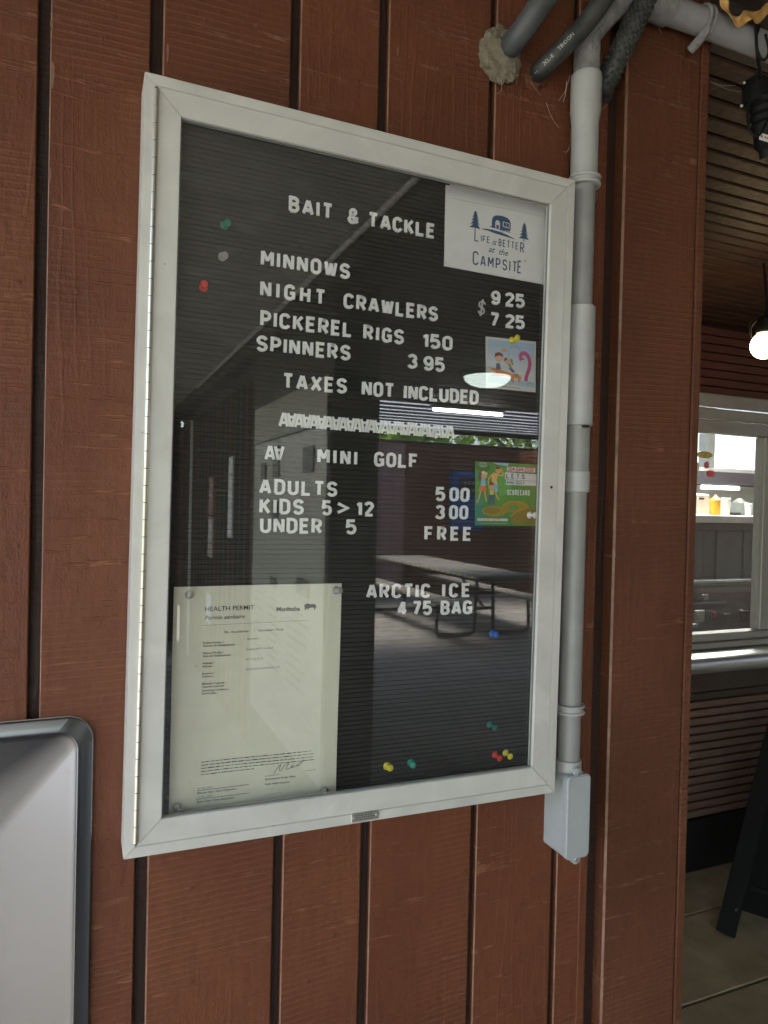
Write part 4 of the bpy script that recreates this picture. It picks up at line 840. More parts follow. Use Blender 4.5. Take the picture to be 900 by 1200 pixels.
# scorecard
sc, mps, W, H = sheet('golf_scorecard', 'green mini golf scorecard with cartoon family, at the right edge of the letter board', 'scorecard', ((556.5, 540.8), (630.5, 544.6), (628.6, 616.5), (556.4, 615.9)), paper('scorecard_green', (.10, .30, .05), .02), lambda u, v: .0008 + .0004 * v, .0005, 8, 8)
u = lambda X, Z: (W * X, H * Z)
def sp_(pts, n=5): return [(p.x, p.z) for p in spline([(W * a, 0, H * b) for a, b in pts], n)]
skin = (.72, .42, .16)
art(sc, mps, W, H, [
 ((.055, .24, .07), lambda bm: blob(bm, [u(.0, .30), u(.25, .36), u(.5, .22), u(.62, .0), u(.0, .0)], 0)),
 ((.14, .38, .06), lambda bm: blob(bm, [u(.32, .93), u(.62, .93), u(.56, .55), u(.40, .45), u(.36, .5)], 0)),
 ((.06, .20, .03), lambda bm: blob(bm, [u(*p) for p in ell(.12, .92, .11, .075)], 0)),
 ((.35, .55, .70), lambda bm: blob(bm, [u(.26, .998), u(.52, .998), u(.50, .95), u(.36, .965)], 0)),
 ((.34, .25, .03), lambda bm: (blob(bm, [u(*p) for p in ell(.30, .23, .20, .085, 22)], 0), blob(bm, [u(*p) for p in ell(.64, .31, .22, .095, 22)], 0))),
 ((.25, .19, .03), lambda bm: (blob(bm, [u(.60, .03), u(.55, .12), u(.60, .20), u(.74, .27), u(.90, .29), u(.995, .28), u(.995, .03)], 0), blob(bm, [u(*p) for p in ell(.26, .24, .13, .055, 18)], 0))),
 ((.45, .32, .04), lambda bm: line(bm, sp_([(.44, .33), (.52, .38), (.65, .39), (.78, .35), (.80, .29), (.70, .25), (.62, .20), (.56, .15)]), .0016, 0)),
 ((.09, .30, .05), lambda bm: blob(bm, [u(*p) for p in ell(.60, .30, .08, .035)], 0)),
 (skin, lambda bm: ([line(bm, q, .0022, 0) for q in (sp_([(.08, .54), (.05, .42), (.02, .36)]), sp_([(.14, .54), (.16, .44), (.17, .38)]), sp_([(.30, .56), (.34, .46), (.37, .41)]), sp_([(.34, .82), (.43, .80), (.39, .91)]), sp_([(.24, .80), (.20, .72), (.20, .64)]))], blob(bm, [u(*p) for p in ell(.13, .79, .05, .055)], 0), blob(bm, [u(*p) for p in ell(.35, .88, .045, .05)], 0), blob(bm, [u(*p) for p in ell(.25, .61, .05, .05)], 0))),
 ((.78, .48, .16), lambda bm: blob(bm, [u(.24, .80), u(.28, .84), u(.36, .82), u(.33, .74), u(.34, .66), u(.26, .67)], 0)),
 ((.75, .22, .03), lambda bm: blob(bm, [u(.07, .62), u(.16, .62), u(.17, .54), u(.04, .55)], 0)),
 ((.30, .50, .62), lambda bm: (blob(bm, [u(.09, .74), u(.15, .74), u(.16, .62), u(.08, .62)], 0), blob(bm, [u(.26, .66), u(.34, .66), u(.35, .54), u(.30, .54)], 0))),
 ((.70, .60, .12), lambda bm: blob(bm, [u(.22, .56), u(.28, .56), u(.28, .49), u(.22, .49)], 0)),
 ((.06, .13, .20), lambda bm: (blob(bm, [u(.21, .49), u(.29, .49), u(.30, .34), u(.26, .34), u(.25, .42), u(.23, .34), u(.19, .34)], 0))),
 ((.22, .07, .03), lambda bm: (blob(bm, [u(.05, .84), u(.10, .86), u(.08, .74), u(.06, .68), u(.04, .75)], 0), blob(bm, [u(.30, .90), u(.32, .94), u(.38, .93), u(.37, .895)], 0), blob(bm, [u(.20, .64), u(.21, .68), u(.27, .69), u(.29, .64)], 0))),
 ((.75, .65, .30), lambda bm: (blob(bm, [u(.08, .84), u(.12, .86), u(.18, .83), u(.18, .80), u(.10, .81)], 0))),
 ((.70, .70, .68), lambda bm: (blob(bm, [u(.03, .115), u(.03, .075), u(.51, .075), u(.51, .115)], 0), blob(bm, [u(.485, .945), u(.94, .945), u(.94, .87), u(.485, .87)], 0), blob(bm, [u(.455, .855), u(.965, .84), u(.965, .73), u(.455, .74)], 0), blob(bm, [u(.475, .73), u(.965, .725), u(.965, .65), u(.475, .655)], 0),
     line(bm, [u(.05, .04), u(.5, .038)], .0004, 0), line(bm, [(W * a, H * b) for a, b in ell(.11, .955, .065, .035)] + [u(.175, .955)], .0005, 0), font_text(bm, 'GO', W * .065, H * .935, .006, 0))),
 ((.58, .03, .04), lambda bm: (font_text(bm, '204-564-2520', W * .495, H * .878, .0088, 0, .92, bold=.00022), font_text(bm, 'Saturday, Apr - Sept Mon', W * .04, H * .083, .0046, 0, .82))),
 ((.03, .03, .04), lambda bm: (stroke_text(bm, 'L.E.T.S.', W * .475, H * .755, .0072, .18, 0, 0, .22, 1.0), stroke_text(bm, 'MINI-GOLF', W * .49, H * .665, .0048, .16, 0, 0, .22, 1.0))),
 ((.78, .78, .74), lambda bm: stroke_text(bm, 'SCORECARD', W * .49, H * .49, .0085, .17, 0, 0, .12, .50)),
])

# ------------------------------------------------------------------ push pins
def pin_bm():
    bm = NB(); pr = [(0, .0052), (-.0012, .0056), (-.0022, .0050), (-.0030, .0030), (-.0060, .0024), (-.0100, .0026), (-.0112, .0042), (-.0122, .0048), (-.0134, .0046), (-.0140, .0036)]
    tube(bm, [(0, y, 0) for y, r in pr], [r for y, r in pr], 18); tube(bm, [(0, .008, 0), (0, 0, 0)], [.0003, .0006], 6); return bm
PIN = {}
for col, rgb, tr in (('green', (.015, .20, .13), 0), ('clear', (.62, .60, .55), .5), ('red', (.72, .045, .035), 0), ('yellow', (.75, .62, .04), 0), ('white', (.78, .77, .74), 0), ('blue', (.02, .12, .48), 0), ('teal', (.03, .28, .20), 0)):
    PIN[col] = mat(col + '_pin_plastic', rgb, .25)
    if tr: bs(PIN[col]).inputs['Transmission Weight'].default_value = tr
pm = {}
PINS = [('green', 262.5, 264, 'dark green push pin in the upper left of the letter board, above the clear pin'), ('clear', 260.5, 300.5, 'clear grey push pin between the green and the red pin at upper left'), ('red', 238.5, 337, 'red push pin at upper left, lowest of the three loose pins there'),
 ('yellow', 600, 399, 'yellow push pin holding the cartoon postcard'), ('white', 620.5, 603.5, 'white push pin at the lower right of the green scorecard'), ('blue', 577.5, 742.5, 'blue push pin below the ice price on the right of the board'),
 ('green', 573.5, 849, 'dark green push pin low on the right, above the red and yellow pair'), ('red', 580, 884.5, 'red push pin in the lower right corner beside a yellow pin'), ('yellow', 592.5, 882.5, 'yellow push pin in the lower right corner, right of the red pin'),
 ('yellow', 453.5, 898, 'yellow push pin near the bottom edge, left of a teal pin'), ('teal', 482, 894, 'pale teal push pin near the bottom edge, right of a yellow pin'),
 ('clear', 222, 697, 'clear push pin in the top left corner of the cream permit'), ('clear', 393.5, 692, 'clear push pin in the top right corner of the cream permit'), ('clear', 380, 926, 'clear push pin at the bottom right of the cream permit'), ('clear', 207, 945, 'clear push pin at the bottom left of the cream permit')]
base = pin_bm(); bme = bpy.data.meshes.new('push_pin'); bmesh.ops.recalc_face_normals(base, faces=base.faces[:]); base.to_mesh(bme); base.free()
for p in bme.polygons: p.use_smooth = True
for col, x, y, lb in PINS:
    if col not in pm: me = bme.copy(); me.materials.append(PIN[col]); pm[col] = me
    onp = 'permit' in lb or 'postcard' in lb or 'scorecard' in lb
    o = bpy.data.objects.new('push_pin', pm[col]); COL.objects.link(o); c = onB(x, y, YF - .002 - (.003 if onp else 0)); c.y = YF - (.0048 if onp else .0006)
    o.matrix_world = BM @ Matrix.Translation(c) @ Matrix.Rotation(random.uniform(-.22, .22), 4, 'X') @ Matrix.Rotation(random.uniform(-.22, .22), 4, 'Z') @ Matrix.Scale(1.0, 4); tag(o, lb, 'push pin', 'push pins on the letter board')
# ================================================================== CONDUIT, HOSES, BOX
CX, CY = .3415, .0235
def zz(px, py): return onY(px, py, CY).z
cd = empty('vertical_conduit', (CX, CY, 1.2), 'grey plastic electrical conduit running up the wall right of the letter board', 'conduit')
def cpt(nm, bm, m, smooth=True): bmesh.ops.translate(bm, vec=-cd.location, verts=bm.verts[:]); return obj(nm, bm, m, cd, smooth)
Z = lambda y: zz(684, y)
def seg(nm, ya, yb, r, m, bulge=0.0):
    a, b = Z(ya), Z(yb); bm = NB(); e = .0008
    tube(bm, [(CX, CY, a), (CX, CY, a - e), (CX, CY, b + e), (CX, CY, b)], [r - e, r, r, r - e], 28); return cpt(nm, bm, m)
R0 = .0178
seg('pipe', 214, 362, R0, M_pvc); seg('expansion_sleeve', 361, 500, .0232, M_pvc2); seg('pipe', 499, 557, .0196, M_pvc); seg('collar', 553, 577, .0212, M_pvc2); seg('pipe', 576, 890, R0 - .0003, M_pvc)
seg('box_hub', 886, 912, .0205, M_pvc2)
a, b = Z(88), Z(212); bm = NB(); tube(bm, [(CX, CY, a), (CX, CY, a - .001), (CX, CY, Z(131)), (CX, CY, Z(147)), (CX, CY, b)], [.0222, .0232, .0232, .0204, .0204], 28); cpt('coupling', bm, M_pvc2)
# slot in sleeve end
cpt('sleeve_notch', bx(CX - .006, CX + .004, CY - .0245, CY - .015, Z(503), Z(500.6)), M_gap, False)
for y, r in ((214, .0236), (828, .0206)):
    z = Z(y); bm = NB()
    for dz in (-.005, .005): tube(bm, [(CX + r * math.cos(rad(t)), CY - r * math.sin(rad(t)), z + dz) for t in range(-5, 186, 12)], .0026, 8)
    tube(bm, [(CX, CY, z + .007), (CX, CY, z - .007)], r - .0005, 28); cpt('strap_clamp', bm, M_pvc2)
    cpt('clamp_foot', bx(CX + r - .002, CX + r + .012, WY - .004, WY - .0005, z - .007, z + .007, .001), M_pvc2, False)
# printed bend and rise to the ceiling
bend = spline([(CX, CY, Z(89)), (CX, CY, onY(684, 62, CY).z), onY(690, 42, CY - .004), onY(707, 20, CY - .012), onY(727, 0, CY - .018), onY(752, -26, CY - .02), onY(790, -60, CY - .02)], 8)
bm = NB(); tube(bm, bend, .0198, 26); cpt('swept_bend', bm, M_pvcd)
cb = bmesh.new()
def pipe_marks(bm, path, r, start, count, size, side):
    pass
# junction box (conduit body)
jb = empty('junction_box', (.3405, .02, 1.08), 'light grey rectangular junction box at the foot of the vertical conduit', 'junction box')
def jp(nm, bm, m, s=False): bmesh.ops.translate(bm, vec=-jb.location, verts=bm.verts[:]); return obj(nm, bm, m, jb, s)
bm = prism(NB(), rrect(.3190, .3620, 1.0165, 1.1420, .007, 5), .0024, WY); bmesh.ops.recalc_face_normals(bm, faces=bm.faces[:]); jp('box_body', bm, M_box, True)
bm = prism(NB(), rrect(.3184, .3626, 1.0158, 1.1428, .008, 6), -.0065, .0012); bmesh.ops.recalc_face_normals(bm, faces=bm.faces[:]); bg_ = prism(NB(), rrect(.3194, .3616, 1.0170, 1.1416, .007, 5), .0013, .0019); jp('cover_gasket', bg_, M_gap); es = [e for e in bm.edges if all(v.co.y < -.006 for v in e.verts)]; bmesh.ops.bevel(bm, geom=es, offset=.0018, segments=3, affect='EDGES'); cv = jp('cover', bm, M_box, True)
for z, s in ((1.1455, 1), (1.0130, -1)):
    bm = prism(NB(), ell(.3405, z, .0072, .0068, 18), -.0035, .018); jp('screw_lug', bm, M_box, True)
    bm = NB(); tube(bm, [(.3405, -.0036, z + .0008), (.3405, -.0056, z + .0008), (.3405, -.0062, z + .0008)], [.0044, .0042, .0030], 16); sc_ = jp('screw', bm, M_screw, True)
# horizontal conduit
hc = empty('horizontal_conduit', (.62, .01, 2.37), 'thick grey conduit running along the top of the corner trim to the right', 'conduit')
def hcp(nm, bm, m, s=True): bmesh.ops.translate(bm, vec=-hc.location, verts=bm.verts[:]); return obj(nm, bm, m, hc, s)
HY = .012; pa = onY(762, 6, HY); pb = onY(905, 55, HY); zc = (pa.z + pb.z) / 2; print('HC', pa, pb)
bm = NB(); tube(bm, [(pa.x - .05, HY, zc), (2.9, HY, zc)], .0208, 28); hcp('pipe', bm, M_pvc)
q = onY(808, 25, HY).x; bm = NB(); tube(bm, [(pa.x - .03, HY, zc), (pa.x - .029, HY, zc), (q - .045, HY, zc), (q - .044, HY, zc)], [.0232, .0242, .0242, .0232], 28); hcp('coupling', bm, M_pvcd)
q = onY(823, 30, HY).x; bm = NB()
for dx_ in (-.005, .005): tube(bm, [(q + dx_, HY - .0236 * math.cos(rad(t)), zc + .0236 * math.sin(rad(t))) for t in range(-60, 100, 12)] + [(q + dx_, .030, zc + .0236)], .0032, 8)
tube(bm, [(q - .003, HY - .016, zc - .016), (q - .007, .008, zc - .030), (q - .010, .026, zc - .040)], [.0062, .0075, .0075], 12); hcp('strap_clamp', bm, M_pvcd)
bm = NB(); tube(bm, [(q - .010, .020, zc - .036), (q - .010, .010, zc - .036)], [.005, .0038], 12); hcp('screw', bm, M_screw)
# hoses
def hose(nm, lb, ctrl, r, m, cat='hose', ribs=False):
    path = spline(ctrl, 10); t = empty(nm, tuple(path[0]), lb, cat)
    bm = NB(); tube(bm, [p - path[0] for p in path], r, 24); obj('hose_wall', bm, m, t, True)
    return t, path
hA, pA = hose('black_hose', 'dusty black hose coming out of a grey mortar blob, left of the other hoses', [onY(594, 60, WY + .02), onY(596, 57, .035), onY(612, 36, .005), onY(633, 6, -.02), onY(660, -28, -.03), onY(700, -70, -.03)], .0168, M_hoseA)
hB, pB = hose('printed_black_hose', 'black hose with white printed lettering slanting up beside the grey bend', [onY(627, 88, WY + .02), onY(633, 83, .035), onY(655, 61, .008), onY(684, 30, -.014), onY(705, 2, -.03), onY(730, -34, -.04), onY(765, -80, -.04)], .0142, M_hose)
hC, pC = hose('corrugated_hose', 'black dimpled corrugated hose rising behind the grey bend', [onY(705, 112, WY + .012), onY(707, 104, .040), onY(718, 80, .022), onY(738, 38, .0), onY(757, -4, -.016), onY(775, -44, -.025), onY(800, -90, -.03)], .0158, M_hose)
# dimples on the corrugated hose: one ring of studs after another
bm = NB(); Ld = 0; fr = frames(pC); k = 0
for i in range(1, len(pC)):
    d = (pC[i] - pC[i - 1]).length; Ld += d
    if Ld > .0052:
        Ld = 0; k += 1; t, n, b = fr[i]
        for j in range(11):
            a = 2 * math.pi * (j + (k % 2) * .5) / 11; c = pC[i] + (n * math.cos(a) + b * math.sin(a)) * .0158 - pC[0]
            r = bmesh.ops.create_icosphere(bm, subdivisions=1, radius=.0029); bmesh.ops.translate(bm, vec=c, verts=r['verts'])
o = obj('hose_dimples', bm, M_hose, hC, True); o['kind'] = 'stuff'
# lettering wrapped on the printed hose
def hose_text(s, path, r, size, i0, parent, m, ang):
    cum = [0]
    for a, b in zip(path, path[1:]): cum.append(cum[-1] + (b - a).length)
    fr = frames(path); vs, fs = font_mesh(s, size, bold=.0001); bm = NB(); nv = []
    for v in vs:
        d = i0 + v.x; i = max(k for k in range(len(cum)) if cum[k] <= max(d, 0)); i = min(i, len(path) - 2); f = (d - cum[i]) / max(cum[i + 1] - cum[i], 1e-6)
        p = path[i].lerp(path[i + 1], f); t = (path[i + 1] - path[i]).normalized(); e = (EYE - p); e = (e - t * e.dot(t)).normalized(); s_ = t.cross(e)
        a = (v.y - size * .35) / r + ang; q = p + (e * math.cos(a) + s_ * -math.sin(a)) * (r + .0004); nv.append(bm.verts.new(q - parent.location))
    for f in fs:
        try: bm.faces.new([nv[k] for k in f])
        except ValueError: pass
    me = bpy.data.meshes.new('lettering'); bm.to_mesh(me); bm.free(); me.materials.append(m); o = bpy.data.objects.new('lettering', me); COL.objects.link(o); o.parent = parent
M_prt = mat('faded_white_print', (.34, .34, .32), .7)
hose_text('- --- -- ---  --   XL-E    TROON', pB, .0142, .0072, .012, hB, M_prt, .25)
hose_text('--- -- ----  -- ---', bend[6:], .0198, .008, .004, cd, M_ink, -.35)
# mortar blob round the first hose
bm = NB(); bmesh.ops.create_icosphere(bm, subdivisions=5, radius=1.0)
from mathutils import noise as nz_
c = onY(588, 66, WY - .004)
for v in bm.verts:
    d = v.co.copy(); k_ = 1 + .30 * nz_.noise(d * 1.5) + .16 * nz_.noise(d * 4) + .07 * nz_.noise(d * 11); v.co = Vector((d.x * .034 * k_, d.y * .018 * k_, d.z * .039 * k_))
o = obj('mortar_blob', bm, M_foam, None, True, loc=c); tag(o, 'rough grey mortar blob sealing the left black hose into the wall', 'sealant')
bm = NB(); bmesh.ops.create_icosphere(bm, subdivisions=4, radius=1.0); c = onY(626, 90, WY - .001)
for v in bm.verts:
    d = v.co.copy(); k_ = 1 + .3 * nz_.noise(d * 2 + Vector((5, 0, 0))) + .1 * nz_.noise(d * 8); v.co = Vector((d.x * .022 * k_, d.y * .005 * k_, d.z * .020 * k_))
o = obj('brown_sealant_patch', bm, M_side, None, True, loc=c); tag(o, 'brown painted sealant patch where the printed hose enters the wall', 'sealant')
# cobwebs
wb = NB()
rr = random.Random(11)
def strand(a, b, sag=.004, r=.00028):
    a = Vector(a); b = Vector(b); m_ = (a + b) / 2 + Vector((rr.uniform(-.004, .004), -.002, -sag)); tube(wb, spline([a, m_, b], 5), r, 3, False)
for (x0, y0, x1, y1) in ((664, 95, 660, 120), (668, 88, 655, 118), (663, 180, 668, 150), (660, 178, 668, 172), (700, 225, 697, 238), (694, 236, 699, 222), (697, 132, 706, 118), (604, 100, 606, 84), (622, 96, 634, 112), (588, 96, 582, 110), (640, 120, 655, 150), (700, 130, 712, 122), (770, 22, 776, 40), (785, 26, 800, 34), (832, 96, 868, 108), (838, 98, 862, 100)):
    yy = .02 if x0 < 820 else .0; strand(onY(x0, y0, yy), onY(x1, y1, yy + .02))
tag(obj('cobweb', wb, mat('dusty_cobweb', (.42, .38, .30), .9)), 'dusty cobweb strands between the conduits, hoses and wall', 'cobweb', kind='stuff')
# dried leaf and hanging light string transformer
lf = [onY(846, -6, -.02), onY(853, 12, -.02), onY(866, 25, -.024), onY(877, 17, -.026), onY(889, 20, -.022), onY(902, 6, -.02), onY(916, -4, -.015)]
bm = NB(); pts = spline(lf, 7); prev = None
for i, p in enumerate(pts):
    w = .0075 * (0.45 + .8 * math.sin(math.pi * min(1, (i + 1) / len(pts))) * (.9 + .08 * math.sin(i * .7))); t = (pts[min(i + 1, len(pts) - 1)] - pts[max(i - 1, 0)]).normalized(); s_ = t.cross(Vector((0, -1, 0))).normalized(); tw = Vector((0, .004 * math.sin(i * .5), 0))
    cur = [bm.verts.new(p - lf[0] + s_ * w * k_ + tw * k_ + Vector((0, .0015 * (1 - k_ * k_), 0))) for k_ in (-1, -.5, 0, .5, 1)]
    if prev:
        for k_ in range(4): bm.faces.new((prev[k_], prev[k_ + 1], cur[k_ + 1], cur[k_]))
    prev = cur
me_o = obj('dry_leaf', bm, M_leaf, None, True, loc=lf[0]); sd = me_o.modifiers.new('thick', 'SOLIDIFY'); sd.thickness = .0006
tag(me_o, 'curled dry orange leaf caught above the grey conduit at the top right corner', 'leaf')
tr = empty('cable_adapter', tuple(onY(890, 110, .03)), 'black power adapter with looped cable hanging from the grey conduit', 'adapter')
def ap(nm, bm, m, s=True): bmesh.ops.translate(bm, vec=-tr.location, verts=bm.verts[:]); return obj(nm, bm, m, tr, s)
def ctube(pp, r, seg=8): bm = NB(); tube(bm, spline(pp, 8), r, seg); return bm
ap('cable', ctube([onY(886, 28, -.015), onY(887, 60, -.018), onY(890, 78, .0), onY(893, 96, .02)], .0026), M_black)
ap('cable', ctube([onY(897, 40, -.016), onY(901, 60, -.02), onY(896, 70, -.018), onY(890, 66, -.016), onY(886, 48, -.016), onY(890, 30, -.012)], .0022), M_black)
ap('cable', ctube([onY(878, 116, .015), onY(876, 140, .01), onY(880, 156, .005), onY(890, 158, .0), onY(900, 140, .0)], .0022), M_black)
p = onY(886, 106, .03); bm = box(NB(), p.x - .014, p.x + .02, .015, .05, p.z - .024, p.z + .022, .006, 2); ap('plug', bm, M_black)
a = onY(891, 112, .03); b = onY(899, 186, .03); bm = NB(); n_ = 15
pth = [a.lerp(b, i / n_) for i in range(n_ + 1)]; tube(bm, pth, [.018 + (.004 if i % 2 and i < 8 else 0) - (.006 if i > 12 else 0) for i in range(n_ + 1)], 16); ap('adapter_body', bm, M_black)
p = onY(897, 160, .005); ap('adapter_label', bx(p.x - .011, p.x + .014, .0075, .0085, p.z - .006, p.z + .006, .0003), M_white, False)
for dx_ in (-.006, .002, .009): ap('label_mark', bx(p.x + dx_ - .0015, p.x + dx_ + .0015, .0066, .0074, p.z - .0015, p.z + .0015), mat('label_mark', (.4, .05, .03), .5), False)
p = onY(870, 104, .02)
for (x_, y_) in ((872, 97), (869, 124)):
    q_ = onY(x_, y_, .012); bm = NB(); bmesh.ops.create_uvsphere(bm, u_segments=10, v_segments=8, radius=.0028); bmesh.ops.translate(bm, vec=q_, verts=bm.verts[:]); ap('terminal_screw', bm, M_screw)

# ------------------------------------------------------------------ stainless panel
sp = empty('steel_wall_basin', ((PX0 + PX1) / 2, WY, (PZ0 + PZ1) / 2), 'stainless steel wall basin panel with rounded corner and pressed hollow, cut by the left edge', 'steel basin')
cx, cz = sp.location.x, sp.location.z; hw, hh_ = (PX1 - PX0) / 2, (PZ1 - PZ0) / 2
def rr_pts(ins, r, n=10): return rrect(-hw + ins, hw - ins, -hh_ + ins, hh_ - ins, max(r, .002), n)
bm = NB(); rings = []
lv = [(0, .030, -.0005), (0, .030, -.0062), (.0012, .030, -.0072), (.0155, .023, -.0070), (.0168, .0225, -.0078), (.0182, .022, -.0066), (.0200, .021, -.0040)]
nst = 34
for i in range(1, nst + 1):
    t = i / nst; lv.append((.0200 + .235 * t, .021 + .085 * t, -.0040 + .080 * (1 - (1 - t) ** 1.9)))
lv = [(a, b, c if c < .0 else c) for a, b, c in lv]
for ins, r, y in lv: rings.append([bm.verts.new((x, y, z)) for x, z in rr_pts(ins, r)])
for A, B in zip(rings, rings[1:]):
    n = len(A)
    for i in range(n): bm.faces.new((A[i], A[(i + 1) % n], B[(i + 1) % n], B[i]))
bm.faces.new(rings[-1]); obj('basin_shell', bm, M_steel, sp, True)
bm = NB(); A = [bm.verts.new((x, -.0004, z)) for x, z in rr_pts(-.0004, .031)]; B = [bm.verts.new((x, -.0052, z)) for x, z in rr_pts(-.0004, .031)]; n = len(A)
for i in range(n): bm.faces.new((A[i], B[i], B[(i + 1) % n], A[(i + 1) % n]))
obj('sealant_bead', bm, mat('pale_sealant', (.5, .45, .38), .7), sp, True)

# ================================================================== BEHIND THE CAMERA (seen in the door glass)
M_prtn = painted_wood('dark_partition_paint', (.045, .038, .032), .4)
pt = empty('partition_wall', (.72, -4.4, 0), 'dark boarded partition standing out on the porch, reflected in the glass', 'wall')
def pp_(nm, bm, m, s=False): bmesh.ops.translate(bm, vec=-pt.location, verts=bm.verts[:]); return obj(nm, bm, m, pt, s)
pp_('partition_core', bx(.62, .835, -7.0, -2.0, .0, 2.498, .004), M_prtn)
for i in range(18):
    y = -3.62 - i * .185; pp_('batten', bx(.590, .619, y - .02, y + .02, .02, 2.3, .003), (M_side, M_prtn, M_white if i == 14 else M_prtn)[i % 3])
for i in range(6): pp_('end_return_board', bx(-.36 + i * .16, -.36 + i * .16 + .154, -7.06, -7.03, 0, 2.49, .003), M_prtn)
# things fixed to it
def pth(nm, lb, cat, y0, y1, z0, z1, m, th=.01, x=.589):
    t = empty(nm, (x, (y0 + y1) / 2, z0), lb, cat); o = obj('sheet', bx(-th, 0, -(y1 - y0) / 2, (y1 - y0) / 2, 0, z1 - z0, .001), m, t); return t
M_menu = speckled('beige_menu_board', (.40, .385, .33), (.46, .44, .37), 6, .32, .05)
mn = empty('menu_board', (.618, -2.72, .3), 'tall beige menu board with mesh top and small dark signs, reflected in the glass', 'menu board')
obj('board_sheet', bx(-.018, 0, -.70, .70, 0, 1.58, .003), M_menu, mn)
M_mesh = mat('wire_mesh', (.62, .60, .50), .5, .2)
bm = NB()
for i in range(46): y = -.69 + i * .0305; box(bm, -.023, -.0185, y, y + .018, 1.585, 1.79)
for j in range(6): box(bm, -.018, -.0135, -.69, .70, 1.60 + j * .034, 1.612 + j * .034)
o = obj('mesh_panel', bm, M_mesh, mn); o['kind'] = 'stuff'
obj('mesh_backing', bx(-.0125, -.001, -.70, .70, 1.583, 1.79), M_prtn, mn)
M_sgn = speckled('dark_menu_sign', (.035, .03, .028), (.11, .09, .07), 40, .4, .05)
for y, z, w, h in ((-.50, 1.36, .11, .10), (-.22, 1.37, .13, .17), (-.22, 1.13, .12, .11), (.36, 1.38, .17, .12), (-.22, .78, .12, .05), (.30, .80, .2, .08)):
    obj('menu_sign', bx(-.026, -.019, y, y + w, z, z + h, .003), M_sgn, mn)
bm = NB(); rr = random.Random(5)
for c0_, wd in ((-.60, .2), (-.28, .26), (.12, .34)):
    for r in range(9):
        z = .70 - r * .045; y = c0_
        while y < c0_ + wd * rr.uniform(.6, 1): w = rr.uniform(.02, .06); box(bm, -.0195, -.0188, y, y + w, z, z + .013); y += w + .012
o = obj('menu_lines', bm, M_inkg, mn); o['kind'] = 'stuff'
pth('white_notice', 'tall narrow white notice strip on the dark partition, reflected left of the menu board', 'notice', -4.13, -3.98, 1.28, 1.84, emit('bright_notice', (.8, .8, .85), 0.0) if False else M_white, .012, .587)
pth('striped_poster', 'red and pale striped narrow poster on the dark partition, reflected', 'poster', -4.95, -4.76, 1.42, 1.72, speckled('poster_red', (.30, .05, .04), (.45, .3, .25), 8, .5), .012, .587)
pth('pale_poster', 'pale grey and tan poster under the red striped one, reflected', 'poster', -4.95, -4.76, 1.08, 1.40, speckled('poster_pale', (.6, .6, .58), (.4, .3, .2), 6, .5), .012, .587)
pth('blue_notice', 'small pale blue notice low on the dark partition, reflected', 'notice', -4.98, -4.78, .55, .78, mat('pale_blue', (.35, .5, .7), .5), .012, .587)
# round dome light and LED tube on the porch ceiling
p = Vector((2.31, -3.56, CEIL)); dl = empty('dome_light', tuple(p), 'round white dome lamp on the porch ceiling, reflected beside the cartoon postcard', 'ceiling lamp')
bm = NB(); tube(bm, [(0, 0, -.03), (0, 0, -.0)], [.175, .18], 32); obj('lamp_base', bm, M_white, dl, True)
bm = NB(); tube(bm, [(0, 0, -.0305 - .075 * math.sin(rad(a))) for a in range(0, 91, 9)], [max(.168 * math.cos(rad(a)), .004) for a in range(0, 91, 9)], 32); obj('diffuser', bm, emit('lit_dome_diffuser', (.85, 1.0, .92), .85), dl, True)
p = onY(549, 482, 2 * GL + 5.15); tl = empty('tube_light', (p.x, -5.15, CEIL), 'lit fluorescent tube under the edge of the porch ceiling, reflected below the taxes line', 'ceiling lamp')
obj('fitting', bx(-.40, .40, -.035, .035, -.04, -.0, .004), M_white, tl); bm = NB(); tube(bm, [(-.38, 0, -.058), (.38, 0, -.058)], .017, 14); obj('tube', bm, emit('lit_tube', (1, .98, .95), 5), tl, True)
# picnic table
M_tt = speckled('grey_table_planks', (.12, .115, .10), (.20, .195, .17), 12, .75, .2); M_leg = mat('black_tube_steel', (.02, .02, .02), .4)
tb = empty('picnic_table', (4.05, -7.4, 0), 'grey topped picnic table on black looped tube legs, reflected in the glass', 'picnic table')
for i in range(5): obj('table_plank', bx(-.385 + i * .155, -.385 + i * .155 + .148, -1.5, 1.5, .715, .755, .004), M_tt, tb)
for i in range(42):
    y = -1.47 + i * .07; obj('edge_sticker', bx(-.3885, -.3858, y, y + .055, .722, .748, .0004), ink(((.65, .55, .15), (.2, .3, .55), (.55, .5, .42), (.45, .38, .2))[i % 4]), tb)
for s in (-1, 1):
    for i in range(2): obj('bench_plank', bx(s * .60 - .13 + i * .135, s * .60 - .13 + i * .135 + .128, -1.5, 1.5, .42, .455, .004), M_tt, tb)
for y in (-1.0, 1.0):
    for s in (-1, 1):
        bm = NB(); tube(bm, spline([(s * .10, y, .71), (s * .12, y, .40), (s * .13, y, .09), (s * .18, y, .03), (s * .26, y, .022), (s * .54, y, .022), (s * .61, y, .04), (s * .63, y, .10), (s * .62, y, .36), (s * .60, y, .412)], 6), .021, 12); obj('leg', bm, M_leg, tb, True)
    bm = NB(); tube(bm, [(-.12, y, .32), (.12, y, .32)], .018, 10); obj('cross_tube', bm, M_leg, tb, True)
    bm = NB(); tube(bm, [(0, y, .32), (0, y * .3, .70)], .016, 10); obj('brace', bm, M_leg, tb, True)
